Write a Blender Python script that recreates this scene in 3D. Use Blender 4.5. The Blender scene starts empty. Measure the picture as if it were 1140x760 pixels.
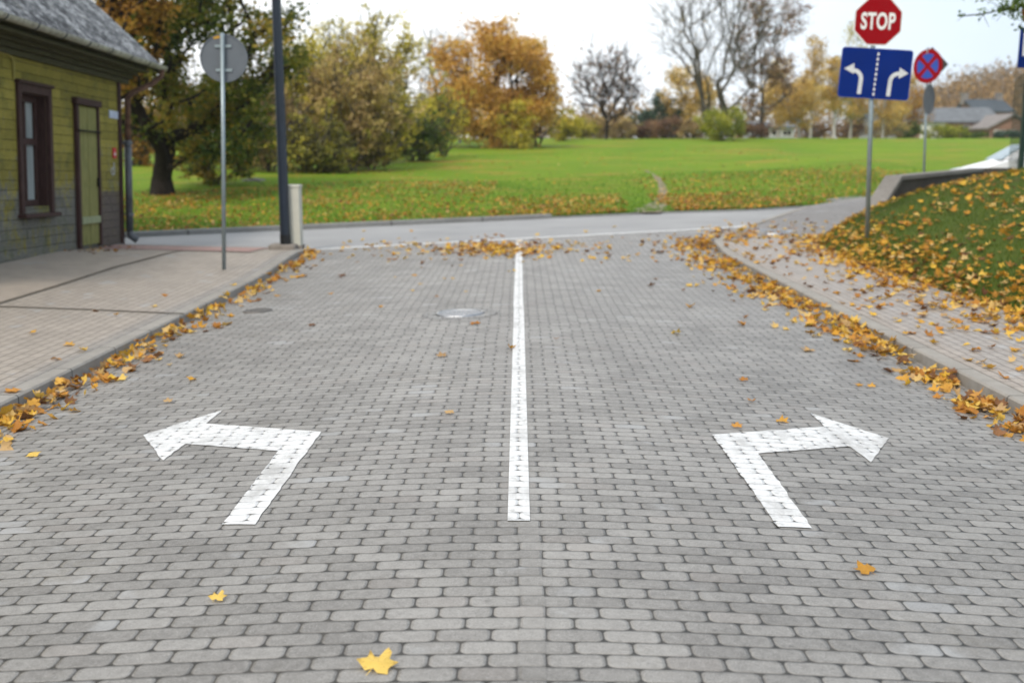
import bpy, bmesh, math, random
import numpy as np
from mathutils import Vector, Matrix
from mathutils.geometry import tessellate_polygon
rng = np.random.default_rng(7)
random.seed(7)
S = bpy.context.scene
COL = S.collection
R = math.radians

# ------------------------------------------------------------------ camera model
FPX, CAMZ = 1250.0, 1.70
_p = math.atan(214 / FPX)
_F = np.array([0, math.cos(_p), -math.sin(_p)]); _U = np.array([0, math.sin(_p), math.cos(_p)]); _R = np.array([1.0, 0, 0])
_yaw = math.atan(8 / FPX * math.cos(_p)); _c, _s = math.cos(_yaw), math.sin(_yaw)
_RZ = np.array([[_c, -_s, 0], [_s, _c, 0], [0, 0, 1]])
_F, _U, _R = _RZ @ _F, _RZ @ _U, _RZ @ _R
CAM = np.array([0, 0, CAMZ])

def ray(u, v): return _F + _R * (u - 570) / FPX + _U * (380 - v) / FPX
def D(u, v, Y):
    d = ray(u, v); return CAM + d * (Y / d[1])
def hit(u, v, fn, y0=2.0, y1=60.0):
    """where the sight line through a photo point meets a height field"""
    d = ray(u, v); prev = y0
    for y in np.linspace(y0, y1, 1200):
        q = CAM + d * (y / d[1])
        if q[2] <= fn(q[0], q[1]):
            a, b = prev, y
            for _ in range(30):
                m = (a + b) / 2; q = CAM + d * (m / d[1])
                if q[2] <= fn(q[0], q[1]): b = m
                else: a = m
            q = CAM + d * (b / d[1]); return np.array([q[0], q[1], fn(q[0], q[1])])
        prev = y
    return CAM + d * (y1 / d[1])
def hit_plane(u, v, p, n):
    d = ray(u, v); return CAM + d * (((np.array(p) - CAM) @ n) / (d @ n))
def proj(q):
    q = np.asarray(q, float) - CAM; z = q @ _F
    return 570 + FPX * (q @ _R) / z, 380 - FPX * (q @ _U) / z, z
def sm(x, a, b):
    t = min(1.0, max(0.0, (x - a) / (b - a))); return t * t * (3 - 2 * t)

# ------------------------------------------------------------------ heights
def J(X, Y):                                   # crossing road, climbing gently to the right
    return 0.015 * max(-30, min(X, 30)) + 0.045 * max(0, min(X - 11, 12))
def line_d(X, Y): return Y - (21.5 + 0.483 * X)
def G(X, Y):                                   # main street, cambered, blending into the crossing
    f = sm(line_d(X, Y), -4.5, -0.3)
    return (1 - f) * (-0.062 * (math.sqrt(X * X + 0.64) - 0.8)) + f * J(X, Y)
def PL(X, Y):
    kh = 0.11 - 0.07 * sm(Y, 18, 20); k = 0.045 - 0.05 * sm(Y, 15, 20)
    return G(-3.66, Y) + kh + max(0, -3.7 - X) * k
def PR(X, Y):
    kh = 0.11 - 0.08 * sm(Y, 20, 22)
    return G(3.55, min(Y, 23)) + kh + 0.018 * min(3, max(0, X - 3.55)) + 0.30 * sm(Y, 23, 28) + 0.01 * max(0, Y - 28)
def T(X, Y):                                   # park lawn rising away
    t = Y - 25
    if t < 0: return -0.04 + 0.034 * t
    if t < 72: return -0.04 + 0.034 * t + 0.00003 * t * t
    return -0.04 + 0.034 * 72 + 0.00003 * 72 * 72 + 0.0088 * (t - 72)

# ------------------------------------------------------------------ node helper
class X:
    def __init__(s, nt, sock): s.nt, s.s = nt, sock
    def _m(s, op, *o, clamp=False):
        n = s.nt.nodes.new('ShaderNodeMath'); n.operation = op; n.use_clamp = clamp
        for i, v in enumerate((s,) + o):
            if isinstance(v, X): s.nt.links.new(v.s, n.inputs[i])
            else: n.inputs[i].default_value = v
        return X(s.nt, n.outputs[0])
    def __add__(s, o): return s._m('ADD', o)
    __radd__ = __add__
    def __sub__(s, o): return s._m('SUBTRACT', o)
    def __rsub__(s, o): return (s * -1) + o
    def __mul__(s, o): return s._m('MULTIPLY', o)
    __rmul__ = __mul__
    def __truediv__(s, o): return s._m('DIVIDE', o)
    def floor(s): return s._m('FLOOR')
    def fract(s): return s._m('FRACT')
    def abs(s): return s._m('ABSOLUTE')
    def max(s, o): return s._m('MAXIMUM', o)
    def min(s, o): return s._m('MINIMUM', o)
    def sqrt(s): return s._m('SQRT')
    def mod2(s): return s._m('FLOORED_MODULO', 2.0)
    def gt(s, o): return s._m('GREATER_THAN', o)
    def lt(s, o): return s._m('LESS_THAN', o)
    def ss(s, a, b, lo=0.0, hi=1.0):
        n = s.nt.nodes.new('ShaderNodeMapRange'); n.interpolation_type = 'SMOOTHSTEP'
        s.nt.links.new(s.s, n.inputs[0])
        for i, v in enumerate((a, b, lo, hi)): n.inputs[i + 1].default_value = v
        return X(s.nt, n.outputs[0])

class Mat:
    def __init__(s, name, rough=0.8, spec=0.3):
        s.m = bpy.data.materials.new(name); s.m.use_nodes = True; s.nt = s.m.node_tree
        s.b = s.nt.nodes['Principled BSDF']; s.out = s.nt.nodes['Material Output']
        s.b.inputs['Roughness'].default_value = rough; s.b.inputs['Specular IOR Level'].default_value = spec
        s._tc = None
    def L(s, a, b): s.nt.links.new(a.s if isinstance(a, X) else a, b)
    def node(s, t, **k):
        n = s.nt.nodes.new(t)
        for a, v in k.items(): setattr(n, a, v)
        return n
    def co(s):
        if s._tc is None: s._tc = s.node('ShaderNodeTexCoord').outputs['Object']
        return s._tc
    def xyz(s, vec=None):
        n = s.node('ShaderNodeSeparateXYZ'); s.L(vec or s.co(), n.inputs[0])
        return [X(s.nt, n.outputs[i]) for i in range(3)]
    def vec(s, *v):
        n = s.node('ShaderNodeCombineXYZ')
        for i, q in enumerate(v):
            if isinstance(q, X): s.L(q, n.inputs[i])
            else: n.inputs[i].default_value = q
        return n.outputs[0]
    def noise(s, scale, detail=4, rough=0.55, vec=None, dist=0.0, stretch=None):
        n = s.node('ShaderNodeTexNoise'); n.inputs['Scale'].default_value = scale; n.inputs['Detail'].default_value = detail
        n.inputs['Roughness'].default_value = rough; n.inputs['Distortion'].default_value = dist
        v = vec or s.co()
        if stretch:
            mp = s.node('ShaderNodeMapping'); s.L(v, mp.inputs[0]); mp.inputs['Scale'].default_value = stretch; v = mp.outputs[0]
        s.L(v, n.inputs['Vector']); return X(s.nt, n.outputs['Fac'])
    def voro(s, scale, vec=None, out='Distance'):
        n = s.node('ShaderNodeTexVoronoi'); n.inputs['Scale'].default_value = scale; s.L(vec or s.co(), n.inputs['Vector'])
        return X(s.nt, n.outputs[out])
    def white(s, vec):
        n = s.node('ShaderNodeTexWhiteNoise', noise_dimensions='3D'); s.L(vec, n.inputs['Vector']); return X(s.nt, n.outputs['Value'])
    def attr(s, name):
        n = s.node('ShaderNodeAttribute'); n.attribute_name = name; return X(s.nt, n.outputs['Fac'])
    def ramp(s, fac, stops, interp='LINEAR'):
        n = s.node('ShaderNodeValToRGB'); n.color_ramp.interpolation = interp; e = n.color_ramp.elements
        while len(e) < len(stops): e.new(0.5)
        for k, (p, c) in enumerate(stops): e[k].position = p; e[k].color = (*c, 1)
        s.L(fac, n.inputs[0]); return n.outputs[0]
    def mix(s, fac, a, b, mode='MIX'):
        n = s.node('ShaderNodeMix', data_type='RGBA', blend_type=mode)
        for i, v in ((0, fac), (6, a), (7, b)):
            if isinstance(v, (X, bpy.types.NodeSocket)): s.L(v, n.inputs[i])
            elif i == 0: n.inputs[0].default_value = v
            else: n.inputs[i].default_value = (*v, 1)
        return n.outputs[2]
    def gray(s, f):
        n = s.node('ShaderNodeCombineColor')
        for i in range(3): s.L(f, n.inputs[i])
        return n.outputs[0]
    def color(s, c):
        if isinstance(c, tuple): s.b.inputs['Base Color'].default_value = (*c, 1)
        else: s.L(c, s.b.inputs['Base Color'])
        return s
    def bump(s, h, dist=0.01, strength=1.0):
        n = s.node('ShaderNodeBump'); n.inputs['Distance'].default_value = dist; n.inputs['Strength'].default_value = strength
        s.L(h, n.inputs['Height']); s.L(n.outputs[0], s.b.inputs['Normal']); return s

def flat(name, c, rough=0.7, spec=0.3, metal=0.0, var=0.15, scale=6.0, bump=0.0):
    m = Mat(name, rough, spec); m.b.inputs['Metallic'].default_value = metal
    n = m.noise(scale, 5)
    d = tuple(x * (1 - var) for x in c); l = tuple(min(1, x * (1 + var)) for x in c)
    m.color(m.ramp(n, [(0.3, d), (0.7, l)]))
    if bump: m.bump(m.noise(scale * 6, 4), bump)
    return m.m

# ------------------------------------------------------------------ mesh helpers
def link(o, parent=None):
    COL.objects.link(o)
    if parent is not None: o.parent = parent
    return o
def tag(o, label=None, cat=None, group=None, kind=None):
    for k, v in (('label', label), ('category', cat), ('group', group), ('kind', kind)):
        if v: o[k] = v
    return o
def empty(name, loc, label, cat, group=None, rz=0.0):
    o = bpy.data.objects.new(name, None); o.empty_display_size = 0.2; o.location = tuple(float(v) for v in loc); o.rotation_euler.z = rz
    return tag(link(o), label, cat, group)

class MB:
    def __init__(s): s.v, s.f, s.mi, s.cur = [], [], [], 0
    def add(s, vs, fs):
        b = len(s.v); s.v += [tuple(float(c) for c in v) for v in vs]
        s.f += [tuple(i + b for i in f) for f in fs]; s.mi += [s.cur] * len(fs); return s
    def box(s, lo, hi, M=None):
        (a, b, c), (d, e, f) = lo, hi
        vs = [(a, b, c), (d, b, c), (d, e, c), (a, e, c), (a, b, f), (d, b, f), (d, e, f), (a, e, f)]
        if M is not None: vs = [M @ Vector(v) for v in vs]
        return s.add(vs, [(0, 3, 2, 1), (4, 5, 6, 7), (0, 1, 5, 4), (1, 2, 6, 5), (2, 3, 7, 6), (3, 0, 4, 7)])
    def prism(s, poly, z0, z1, M=None):
        """2-D outline in x, y pushed from z0 to z1"""
        n = len(poly); vs = [Vector((x, y, z0)) for x, y in poly] + [Vector((x, y, z1)) for x, y in poly]
        if M is not None: vs = [M @ v for v in vs]
        fs = [tuple(range(n - 1, -1, -1)), tuple(range(n, 2 * n))] + [(i, (i + 1) % n, n + (i + 1) % n, n + i) for i in range(n)]
        return s.add(vs, fs)
    def tube(s, pts, r, n=10, caps=True):
        pts = [Vector(tuple(float(c) for c in p)) for p in pts]; rs = r if isinstance(r, (list, tuple)) else [r] * len(pts)
        rings = []; prev = None
        for i, p in enumerate(pts):
            d = (pts[min(i + 1, len(pts) - 1)] - pts[max(i - 1, 0)]).normalized()
            if prev is None: a = d.orthogonal().normalized()
            else: a = (prev - d * prev.dot(d)).normalized()
            prev = a; b = d.cross(a)
            rings.append([p + (a * math.cos(2 * math.pi * k / n) + b * math.sin(2 * math.pi * k / n)) * rs[i] for k in range(n)])
        vs = [v for q in rings for v in q]; fs = []
        for i in range(len(pts) - 1):
            for k in range(n): fs.append((i * n + k, i * n + (k + 1) % n, (i + 1) * n + (k + 1) % n, (i + 1) * n + k))
        if caps: fs += [tuple(range(n - 1, -1, -1)), tuple(range((len(pts) - 1) * n, len(pts) * n))]
        return s.add(vs, fs)
    def build(s, name, mats, parent=None, smooth=False, bevel=0.0):
        me = bpy.data.meshes.new(name); me.from_pydata(s.v, [], s.f)
        for m in (mats if isinstance(mats, (list, tuple)) else [mats]): me.materials.append(m)
        if any(s.mi): me.polygons.foreach_set('material_index', s.mi)
        if smooth: me.polygons.foreach_set('use_smooth', [True] * len(s.f))
        me.update(); o = link(bpy.data.objects.new(name, me), parent)
        if bevel:
            md = o.modifiers.new('bevel', 'BEVEL'); md.width = bevel; md.segments = 2; md.limit_method = 'ANGLE'; md.angle_limit = R(40)
        return o

def np_mesh(name, V, F, mat, parent=None, tint=None, smooth=False):
    """V (n,3), F (m,k) arrays; tint one float per face"""
    V = np.ascontiguousarray(V, np.float32); F = np.ascontiguousarray(F, np.int32); m, k = F.shape
    me = bpy.data.meshes.new(name); me.vertices.add(len(V)); me.vertices.foreach_set('co', V.ravel())
    me.loops.add(m * k); me.loops.foreach_set('vertex_index', F.ravel())
    me.polygons.add(m); me.polygons.foreach_set('loop_start', np.arange(0, m * k, k, dtype=np.int32))
    if tint is not None:
        a = me.attributes.new('tint', 'FLOAT', 'FACE'); a.data.foreach_set('value', np.ascontiguousarray(tint, np.float32))
    if smooth: me.polygons.foreach_set('use_smooth', np.ones(m, bool))
    me.update(calc_edges=True); me.materials.append(mat)
    return link(bpy.data.objects.new(name, me), parent)

def drape(name, poly, fn, mat, dz=0.0, gx=0.25, gy=0.5, parent=None, smooth=True, skirt=0.0):
    """a sheet with the given outline laid on a height field"""
    bm = bmesh.new(); vs = [bm.verts.new((float(p[0]), float(p[1]), 0)) for p in poly]
    for t_ in tessellate_polygon([[v.co for v in vs]]):
        try: bm.faces.new([vs[i] for i in t_])
        except ValueError: pass
    xs = [p[0] for p in poly]; ys = [p[1] for p in poly]
    for step, lo, hi, no in ((gx, min(xs), max(xs), (1, 0, 0)), (gy, min(ys), max(ys), (0, 1, 0))):
        k = math.floor(lo / step) + 1
        while k * step < hi:
            co = Vector(no) * (k * step)
            bmesh.ops.bisect_plane(bm, geom=bm.verts[:] + bm.edges[:] + bm.faces[:], plane_co=co, plane_no=no, dist=1e-5); k += 1
    for f in bm.faces:
        f.smooth = smooth
        if f.normal.z < 0: f.normal_flip()
    for v in bm.verts: v.co.z = fn(v.co.x, v.co.y) + dz
    if skirt:
        r = bmesh.ops.extrude_edge_only(bm, edges=[e for e in bm.edges if e.is_boundary])
        for g in r['geom']:
            if isinstance(g, bmesh.types.BMVert): g.co.z -= skirt
    me = bpy.data.meshes.new(name); bm.to_mesh(me); bm.free(); me.materials.append(mat)
    return link(bpy.data.objects.new(name, me), parent)

def sweep(name, line, prof, mat, parent=None, step=0.6):
    """a 2-D profile (across, up) swept along a ground polyline of (x, y, z) points"""
    pts = [np.array(p, float) for p in line]; fine = [pts[0]]
    for a, b in zip(pts[:-1], pts[1:]):
        n = max(1, int(np.linalg.norm(b - a) / step))
        fine += [a + (b - a) * (i + 1) / n for i in range(n)]
    mb = MB(); n = len(prof); vs = []; fs = []
    for i, p in enumerate(fine):
        d = fine[min(i + 1, len(fine) - 1)] - fine[max(i - 1, 0)]; d = d / np.hypot(d[0], d[1]); a = np.array([d[1], -d[0]])
        for x, z in prof: vs.append((p[0] + a[0] * x, p[1] + a[1] * x, p[2] + z))
    for i in range(len(fine) - 1):
        for k in range(n): fs.append((i * n + k, i * n + (k + 1) % n, (i + 1) * n + (k + 1) % n, (i + 1) * n + k))
    fs += [tuple(range(n)), tuple(range(len(vs) - 1, len(vs) - n - 1, -1))]
    mb.add(vs, fs); o = mb.build(name, mat, parent)
    bm = bmesh.new(); bm.from_mesh(o.data); bmesh.ops.recalc_face_normals(bm, faces=bm.faces); bm.to_mesh(o.data); bm.free()
    return o

# ------------------------------------------------------------------ materials
def paver(name, swap=False, L=0.2, W=0.1, r=0.03, gap=0.004, base=((0.126, 0.119, 0.110), (0.288, 0.276, 0.259)), paint=False, rot=0.0, gx_=1.0, joint=(0.035, 0.03, 0.024), leafy=False):
    m = Mat(name, 0.52, 0.5)
    v = m.co()
    if rot:
        mp = m.node('ShaderNodeMapping'); m.L(v, mp.inputs[0]); mp.inputs['Rotation'].default_value = (0, 0, rot); v = mp.outputs[0]
    x, y, z = m.xyz(v)
    wob = m.noise(1.3, 2); wob2 = m.noise(9, 2)
    if swap: x, y = y, x
    x = x + (m.noise(2.1, 2) - 0.5) * 0.02; y = y + (wob - 0.5) * 0.018 + (wob2 - 0.5) * 0.007
    ry = y / W; row = ry.floor(); off = row.mod2() * 0.5
    jr = m.white(m.vec(row, 3.0, 1.0)) - 0.5
    rx = x / L + off + jr * 0.07; col = rx.floor()
    lx = ((rx.fract() - 0.5) * L).abs(); ly = ((ry.fract() - 0.5) * W).abs()
    qx = (lx - (L / 2 - gap * gx_ / 2 - r)).max(0.0); qy = (ly - (W / 2 - gap / 2 - r)).max(0.0)
    d = (qx * qx + qy * qy).sqrt() - r + (m.noise(60, 2) - 0.5) * 0.003
    inside = d.ss(-0.0025, 0.0035, 1.0, 0.0)
    cell = m.white(m.vec(col, row, 0.0)); cell2 = m.white(m.vec(row, col, 7.0))
    fine = (m.noise(150, 3, 0.8) - 0.5) * 2.4 + 0.5; mid = m.noise(30, 4, 0.6); big = m.noise(0.45, 4, 0.6); big2 = m.noise(1.7, 5, 0.6)
    f = cell * 0.34 + fine * 0.62 + mid * 0.75 + big * 0.60 + big2 * 0.55 - 0.92
    col0 = m.ramp(f, [(0.15, base[0]), (0.85, base[1])])
    col0 = m.mix((cell2.gt(0.93)) * 0.12, col0, (0.30, 0.25, 0.22))
    moss = m.noise(0.8, 5, 0.65).ss(0.54, 0.68) * m.noise(22, 3).ss(0.45, 0.6); col0 = m.mix(moss * 0.22, col0, (0.16, 0.14, 0.10))
    col0 = m.mix((cell2.lt(0.08)) * (big2.ss(0.5, 0.6)) * 0.5, col0, (0.34, 0.345, 0.35))
    spot = m.voro(7.0, m.vec(x, y, 0.0)); col0 = m.mix(spot.ss(0.05, 0.075, 0.55, 0.0) * m.noise(2.3, 1).ss(0.52, 0.6), col0, (0.09, 0.085, 0.08))
    speck = m.noise(230, 1).ss(0.66, 0.74); col0 = m.mix(speck * 0.5, col0, (0.55, 0.55, 0.54))
    speck2 = m.noise(210, 1).ss(0.36, 0.28); col0 = m.mix(speck2 * 0.55, col0, (0.08, 0.08, 0.08))
    if paint:
        wear = (m.noise(14, 6, 0.75).ss(0.48, 0.72) * 0.7).max(m.noise(3.2, 6, 0.7, stretch=(1, .45, 1)).ss(0.48, 0.70) * 0.6)
        pw = m.mix(m.noise(5, 5), (0.58, 0.585, 0.59), (0.70, 0.70, 0.69))
        pw = m.mix(m.noise(80, 3).ss(0.5, 0.8) * 0.18, pw, (0.5, 0.5, 0.5))
        col0 = m.mix(wear, pw, col0)
        thin = (d.ss(-0.006, 0.001, 1.0, 0.0))
        inside = d.ss(0.0, 0.005, 1.0, 0.0)
    jc = m.mix(m.noise(5, 4, 0.7).ss(0.42, 0.68), joint, tuple(min(1, c * 3.0) for c in joint))
    m.color(m.mix(inside, jc, col0))
    hgt = d.ss(-0.011, 0.004, 1.0, 0.0) + fine * 0.05 + cell * 0.22 + m.noise(120, 3) * 0.06
    m.bump(hgt, 0.007, 0.9)
    return m.m

M = {}
M['road'] = paver('street_pavers', r=0.028, gap=0.0055, gx_=1.35, joint=(0.014, 0.012, 0.009))
M['gutterp'] = paver('gutter_pavers', swap=True, base=((0.155, 0.148, 0.139), (0.26, 0.25, 0.237)))
M['paint'] = paver('road_paint', paint=True, r=0.028, gx_=1.5, joint=(0.014, 0.012, 0.009))
M['walkL'] = paver('pavement_pavers_left', swap=True, L=0.2, W=0.1, r=0.008, gap=0.007, base=((0.25, 0.215, 0.18), (0.36, 0.31, 0.262)), joint=(0.04, 0.033, 0.025))
M['walkR'] = paver('pavement_pavers_right', swap=True, L=0.2, W=0.1, r=0.008, gap=0.008, base=((0.24, 0.21, 0.185), (0.34, 0.302, 0.268)), joint=(0.03, 0.025, 0.02))
M['walkC'] = paver('corner_pavers', swap=False, L=0.2, W=0.1, r=0.01, gap=0.02, base=((0.155, 0.14, 0.128), (0.255, 0.232, 0.213)), rot=R(35), joint=(0.02, 0.017, 0.014))
M['walkH'] = paver('house_side_pavers', swap=False, L=0.2, W=0.2, r=0.006, gap=0.004, base=((0.27, 0.225, 0.185), (0.37, 0.312, 0.258)), joint=(0.13, 0.11, 0.085))
M['redp'] = paver('red_pavers', swap=True, r=0.008, base=((0.27, 0.155, 0.135), (0.36, 0.21, 0.185)), joint=(0.1, 0.08, 0.07))

def concrete(name, a, b, joint=None, bump=0.004, scale=9):
    m = Mat(name, 0.85, 0.2); n = m.noise(scale, 7, 0.65); big = m.noise(1.1, 4)
    c = m.ramp(n * 0.6 + big * 0.5 - 0.05, [(0.25, a), (0.75, b)])
    c = m.mix(m.noise(240, 2).ss(0.6, 0.7) * 0.35, c, tuple(x * 0.5 for x in a))
    if joint:
        x, y, z = m.xyz(); j = ((y / joint).fract() - 0.5).abs().ss(0.490, 0.497)
        c = m.mix(j, c, (0.05, 0.045, 0.04))
    m.color(c); m.bump(m.noise(90, 5, 0.7), bump); return m.m
M['kerb'] = concrete('kerb_concrete', (0.22, 0.205, 0.185), (0.34, 0.32, 0.29), joint=1.0)
M['kerbg'] = concrete('grey_kerb', (0.16, 0.16, 0.155), (0.27, 0.27, 0.26), joint=1.0)
M['wallc'] = concrete('retaining_concrete', (0.04, 0.034, 0.028), (0.11, 0.094, 0.078), bump=0.01, scale=5)
M['coping'] = concrete('coping_concrete', (0.13, 0.12, 0.108), (0.25, 0.232, 0.21))
M['cement'] = concrete('post_footing', (0.16, 0.14, 0.12), (0.28, 0.25, 0.22))

m = Mat('asphalt', 0.8, 0.3); n = m.noise(300, 3, 0.7); b = m.noise(0.5, 5, 0.6)
m.color(m.ramp(n * 0.35 + b * 0.7, [(0.3, (0.23, 0.23, 0.232)), (0.75, (0.34, 0.34, 0.34))])); m.bump(n, 0.004); M['asphalt'] = m.m

m = Mat('line_paint', 0.7, 0.3)
m.color(m.mix(m.noise(6, 6, 0.75).ss(0.52, 0.7) * 0.75, (0.8, 0.8, 0.8), (0.33, 0.33, 0.33))); M['line'] = m.m

def lawn_mat(name, g1, g2, g3, dry, drymix=0.5):
    m = Mat(name, 0.9, 0.15)
    n = m.noise(0.22, 5, 0.6); n2 = m.noise(1.6, 5, 0.65); n3 = m.noise(22, 4, 0.7)
    c = m.ramp(n * 0.45 + n2 * 0.35 + n3 * 0.3 - 0.05, [(0.25, g1), (0.5, g2), (0.75, g3)])
    c = m.mix(m.noise(0.35, 6, 0.65, stretch=(0.6, 1.6, 1)).ss(0.50, 0.68) * drymix, c, dry)
    m.color(c); m.bump(n3 + m.noise(70, 3), 0.03); return m.m
M['lawn'] = lawn_mat('lawn_grass', (0.075, 0.15, 0.007), (0.145, 0.25, 0.010), (0.25, 0.30, 0.018), (0.36, 0.22, 0.045), 0.85)
M['bank'] = lawn_mat('bank_grass', (0.035, 0.06, 0.01), (0.07, 0.11, 0.014), (0.11, 0.125, 0.022), (0.10, 0.062, 0.025), 0.8)
m = Mat('bare_earth', 0.95, 0.1); m.color(m.ramp(m.noise(3, 6, 0.7), [(0.3, (0.20, 0.165, 0.12)), (0.7, (0.33, 0.285, 0.22))])); m.bump(m.noise(30, 4), 0.02); a_ = m.noise(2.2, 5, 0.7).ss(0.22, 0.38)
tr_ = m.node('ShaderNodeBsdfTransparent'); mx_ = m.node('ShaderNodeMixShader'); m.L(a_, mx_.inputs[0]); m.L(tr_.outputs[0], mx_.inputs[1]); m.L(m.b.outputs[0], mx_.inputs[2]); m.L(mx_.outputs[0], m.out.inputs[0]); M['earth'] = m.m

def leafmat(name, stops, trans=0.42, rough=0.6, attr=True, spread=1.0):
    m = Mat(name, rough, 0.25)
    if attr: t = m.attr('tint')
    else:
        n = m.node('ShaderNodeObjectInfo'); t = X(m.nt, n.outputs['Random']); rnd_ = t
        t = t * 0.75 + m.noise(2.2, 4, 0.7) * 0.5 - 0.12
    c = m.ramp(t, stops)
    if not attr:
        sx_, sy_, sz_ = m.xyz(); rr_ = (sx_ * sx_ + sy_ * sy_).sqrt()
        c = m.mix(rr_.ss(0.45, 1.0) * (m.noise(3.5, 4, .7).ss(.42, .62)) * 0.75, c, (0.16, 0.07, 0.025))
        c = m.mix(m.noise(9, 3, .7).ss(.60, .70) * 0.6, c, (0.12, 0.055, 0.02))
    m.color(c)
    tr = m.node('ShaderNodeBsdfTranslucent'); m.L(c, tr.inputs[0]); mx = m.node('ShaderNodeMixShader'); mx.inputs[0].default_value = trans
    m.L(m.b.outputs[0], mx.inputs[1]); m.L(tr.outputs[0], mx.inputs[2]); m.L(mx.outputs[0], m.out.inputs[0]); return m.m

def bark(name, a, b, sc=(6, 6, 1.2)):
    m = Mat(name, 0.9, 0.1); n = m.noise(3.0, 6, 0.7, stretch=sc); m.color(m.ramp(n, [(0.3, a), (0.7, b)])); m.bump(n, 0.05); return m.m
M['bark_dark'] = bark('dark_bark', (0.012, 0.010, 0.008), (0.045, 0.035, 0.028))
M['bark_grey'] = bark('grey_bark', (0.05, 0.045, 0.035), (0.13, 0.115, 0.09))
M['bark_pale'] = bark('pale_bark', (0.16, 0.15, 0.135), (0.30, 0.29, 0.27))
M['bark_birch'] = bark('birch_bark', (0.22, 0.21, 0.2), (0.62, 0.6, 0.57), (2, 2, 8))

# ------------------------------------------------------------------ world, sun, camera
SUN_EL, SUN_ROT = R(48), R(205)
w = bpy.data.worlds.new('World'); S.world = w; w.use_nodes = True; nt = w.node_tree
bg = nt.nodes['Background']; bg.inputs[1].default_value = 0.12
sky = nt.nodes.new('ShaderNodeTexSky'); sky.sky_type = 'NISHITA'; sky.sun_disc = False
sky.sun_elevation = SUN_EL; sky.sun_rotation = SUN_ROT; sky.dust_density = 3.0; sky.air_density = 1.0
tc = nt.nodes.new('ShaderNodeTexCoord'); nz = nt.nodes.new('ShaderNodeTexNoise'); nz.inputs['Scale'].default_value = 2.2; nz.inputs['Detail'].default_value = 6
mp = nt.nodes.new('ShaderNodeMapping'); mp.inputs['Scale'].default_value = (1, 1, 3.5)
nt.links.new(tc.outputs['Generated'], mp.inputs[0]); nt.links.new(mp.outputs[0], nz.inputs['Vector'])
rp = nt.nodes.new('ShaderNodeValToRGB'); rp.color_ramp.elements[0].position = 0.3; rp.color_ramp.elements[0].color = (7.8, 8.1, 8.4, 1)
rp.color_ramp.elements[1].position = 0.7; rp.color_ramp.elements[1].color = (8.8, 8.8, 8.8, 1)
nt.links.new(nz.outputs['Fac'], rp.inputs[0])
mx = nt.nodes.new('ShaderNodeMix'); mx.data_type = 'RGBA'; mx.inputs[0].default_value = 0.9
sx = nt.nodes.new('ShaderNodeSeparateXYZ'); nt.links.new(tc.outputs['Generated'], sx.inputs[0])
mr = nt.nodes.new('ShaderNodeMapRange'); mr.interpolation_type = 'SMOOTHSTEP'; mr.inputs[1].default_value = -0.05; mr.inputs[2].default_value = 0.45; nt.links.new(sx.outputs[0], mr.inputs[0])
mb_ = nt.nodes.new('ShaderNodeMix'); mb_.data_type = 'RGBA'; mb_.blend_type = 'MULTIPLY'; mb_.inputs[7].default_value = (0.58, 0.67, 0.77, 1)
nt.links.new(mr.outputs[0], mb_.inputs[0]); nt.links.new(rp.outputs[0], mb_.inputs[6])
nt.links.new(sky.outputs[0], mx.inputs[6]); nt.links.new(mb_.outputs[2], mx.inputs[7]); nt.links.new(mx.outputs[2], bg.inputs[0])
sl = bpy.data.lights.new('sun', 'SUN'); sl.energy = 1.5; sl.angle = R(14); sl.color = (1.0, 0.92, 0.80)
so = link(bpy.data.objects.new('sun', sl))
sd = Vector((math.sin(SUN_ROT) * math.cos(SUN_EL), math.cos(SUN_ROT) * math.cos(SUN_EL), math.sin(SUN_EL)))
so.rotation_euler = sd.to_track_quat('Z', 'Y').to_euler(); so.location = (0, -10, 30)

cd = bpy.data.cameras.new('camera'); cam = link(bpy.data.objects.new('camera', cd)); S.camera = cam
cd.sensor_width = 36; cd.lens = FPX / 1140 * 36; cd.clip_end = 3000; cd.clip_start = 0.05
cam.matrix_world = Matrix(((_R[0], _U[0], -_F[0], 0), (_R[1], _U[1], -_F[1], 0), (_R[2], _U[2], -_F[2], CAMZ), (0, 0, 0, 1)))
cd.dof.use_dof = True; cd.dof.focus_distance = 5.6; cd.dof.aperture_fstop = 1.9
S.view_settings.view_transform = 'Standard'; S.view_settings.look = 'None'; S.view_settings.exposure = 0.6; S.view_settings.gamma = 1
S.cycles.use_denoising = True; S.cycles.max_bounces = 6; S.cycles.transparent_max_bounces = 8; S.cycles.sample_clamp_indirect = 5

# ================================================================== SETTING
XL, XR = -3.66, 3.55                                                # kerb faces
# far kerb of the crossing road
FK = [(-60, -1.7), (-30, 12.7), (-20, 17.7), (-12, 21.63), (-8.1, 23.5), (-4.6, 25.2), (0.7, 27.76), (3.6, 29.15), (6.0, 29.75), (8.5, 31.5), (10.3, 33.7), (14, 38), (20, 45.5), (32, 60), (70, 95)]
def fk_y(x): return float(np.interp(x, [p[0] for p in FK], [p[1] for p in FK]))

# big ground below everything
gp = MB(); gq = [(-600, -1.2), (20, -1.2), (95, 1.5), (430, 4.6), (2500, 22.5)]
gp.add([(x_, y_, z_) for y_, z_ in gq for x_ in (-2200, 2200)], [(2 * i, 2 * i + 1, 2 * i + 3, 2 * i + 2) for i in range(4)])
tag(gp.build('ground', M['lawn']), kind='structure')

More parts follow.
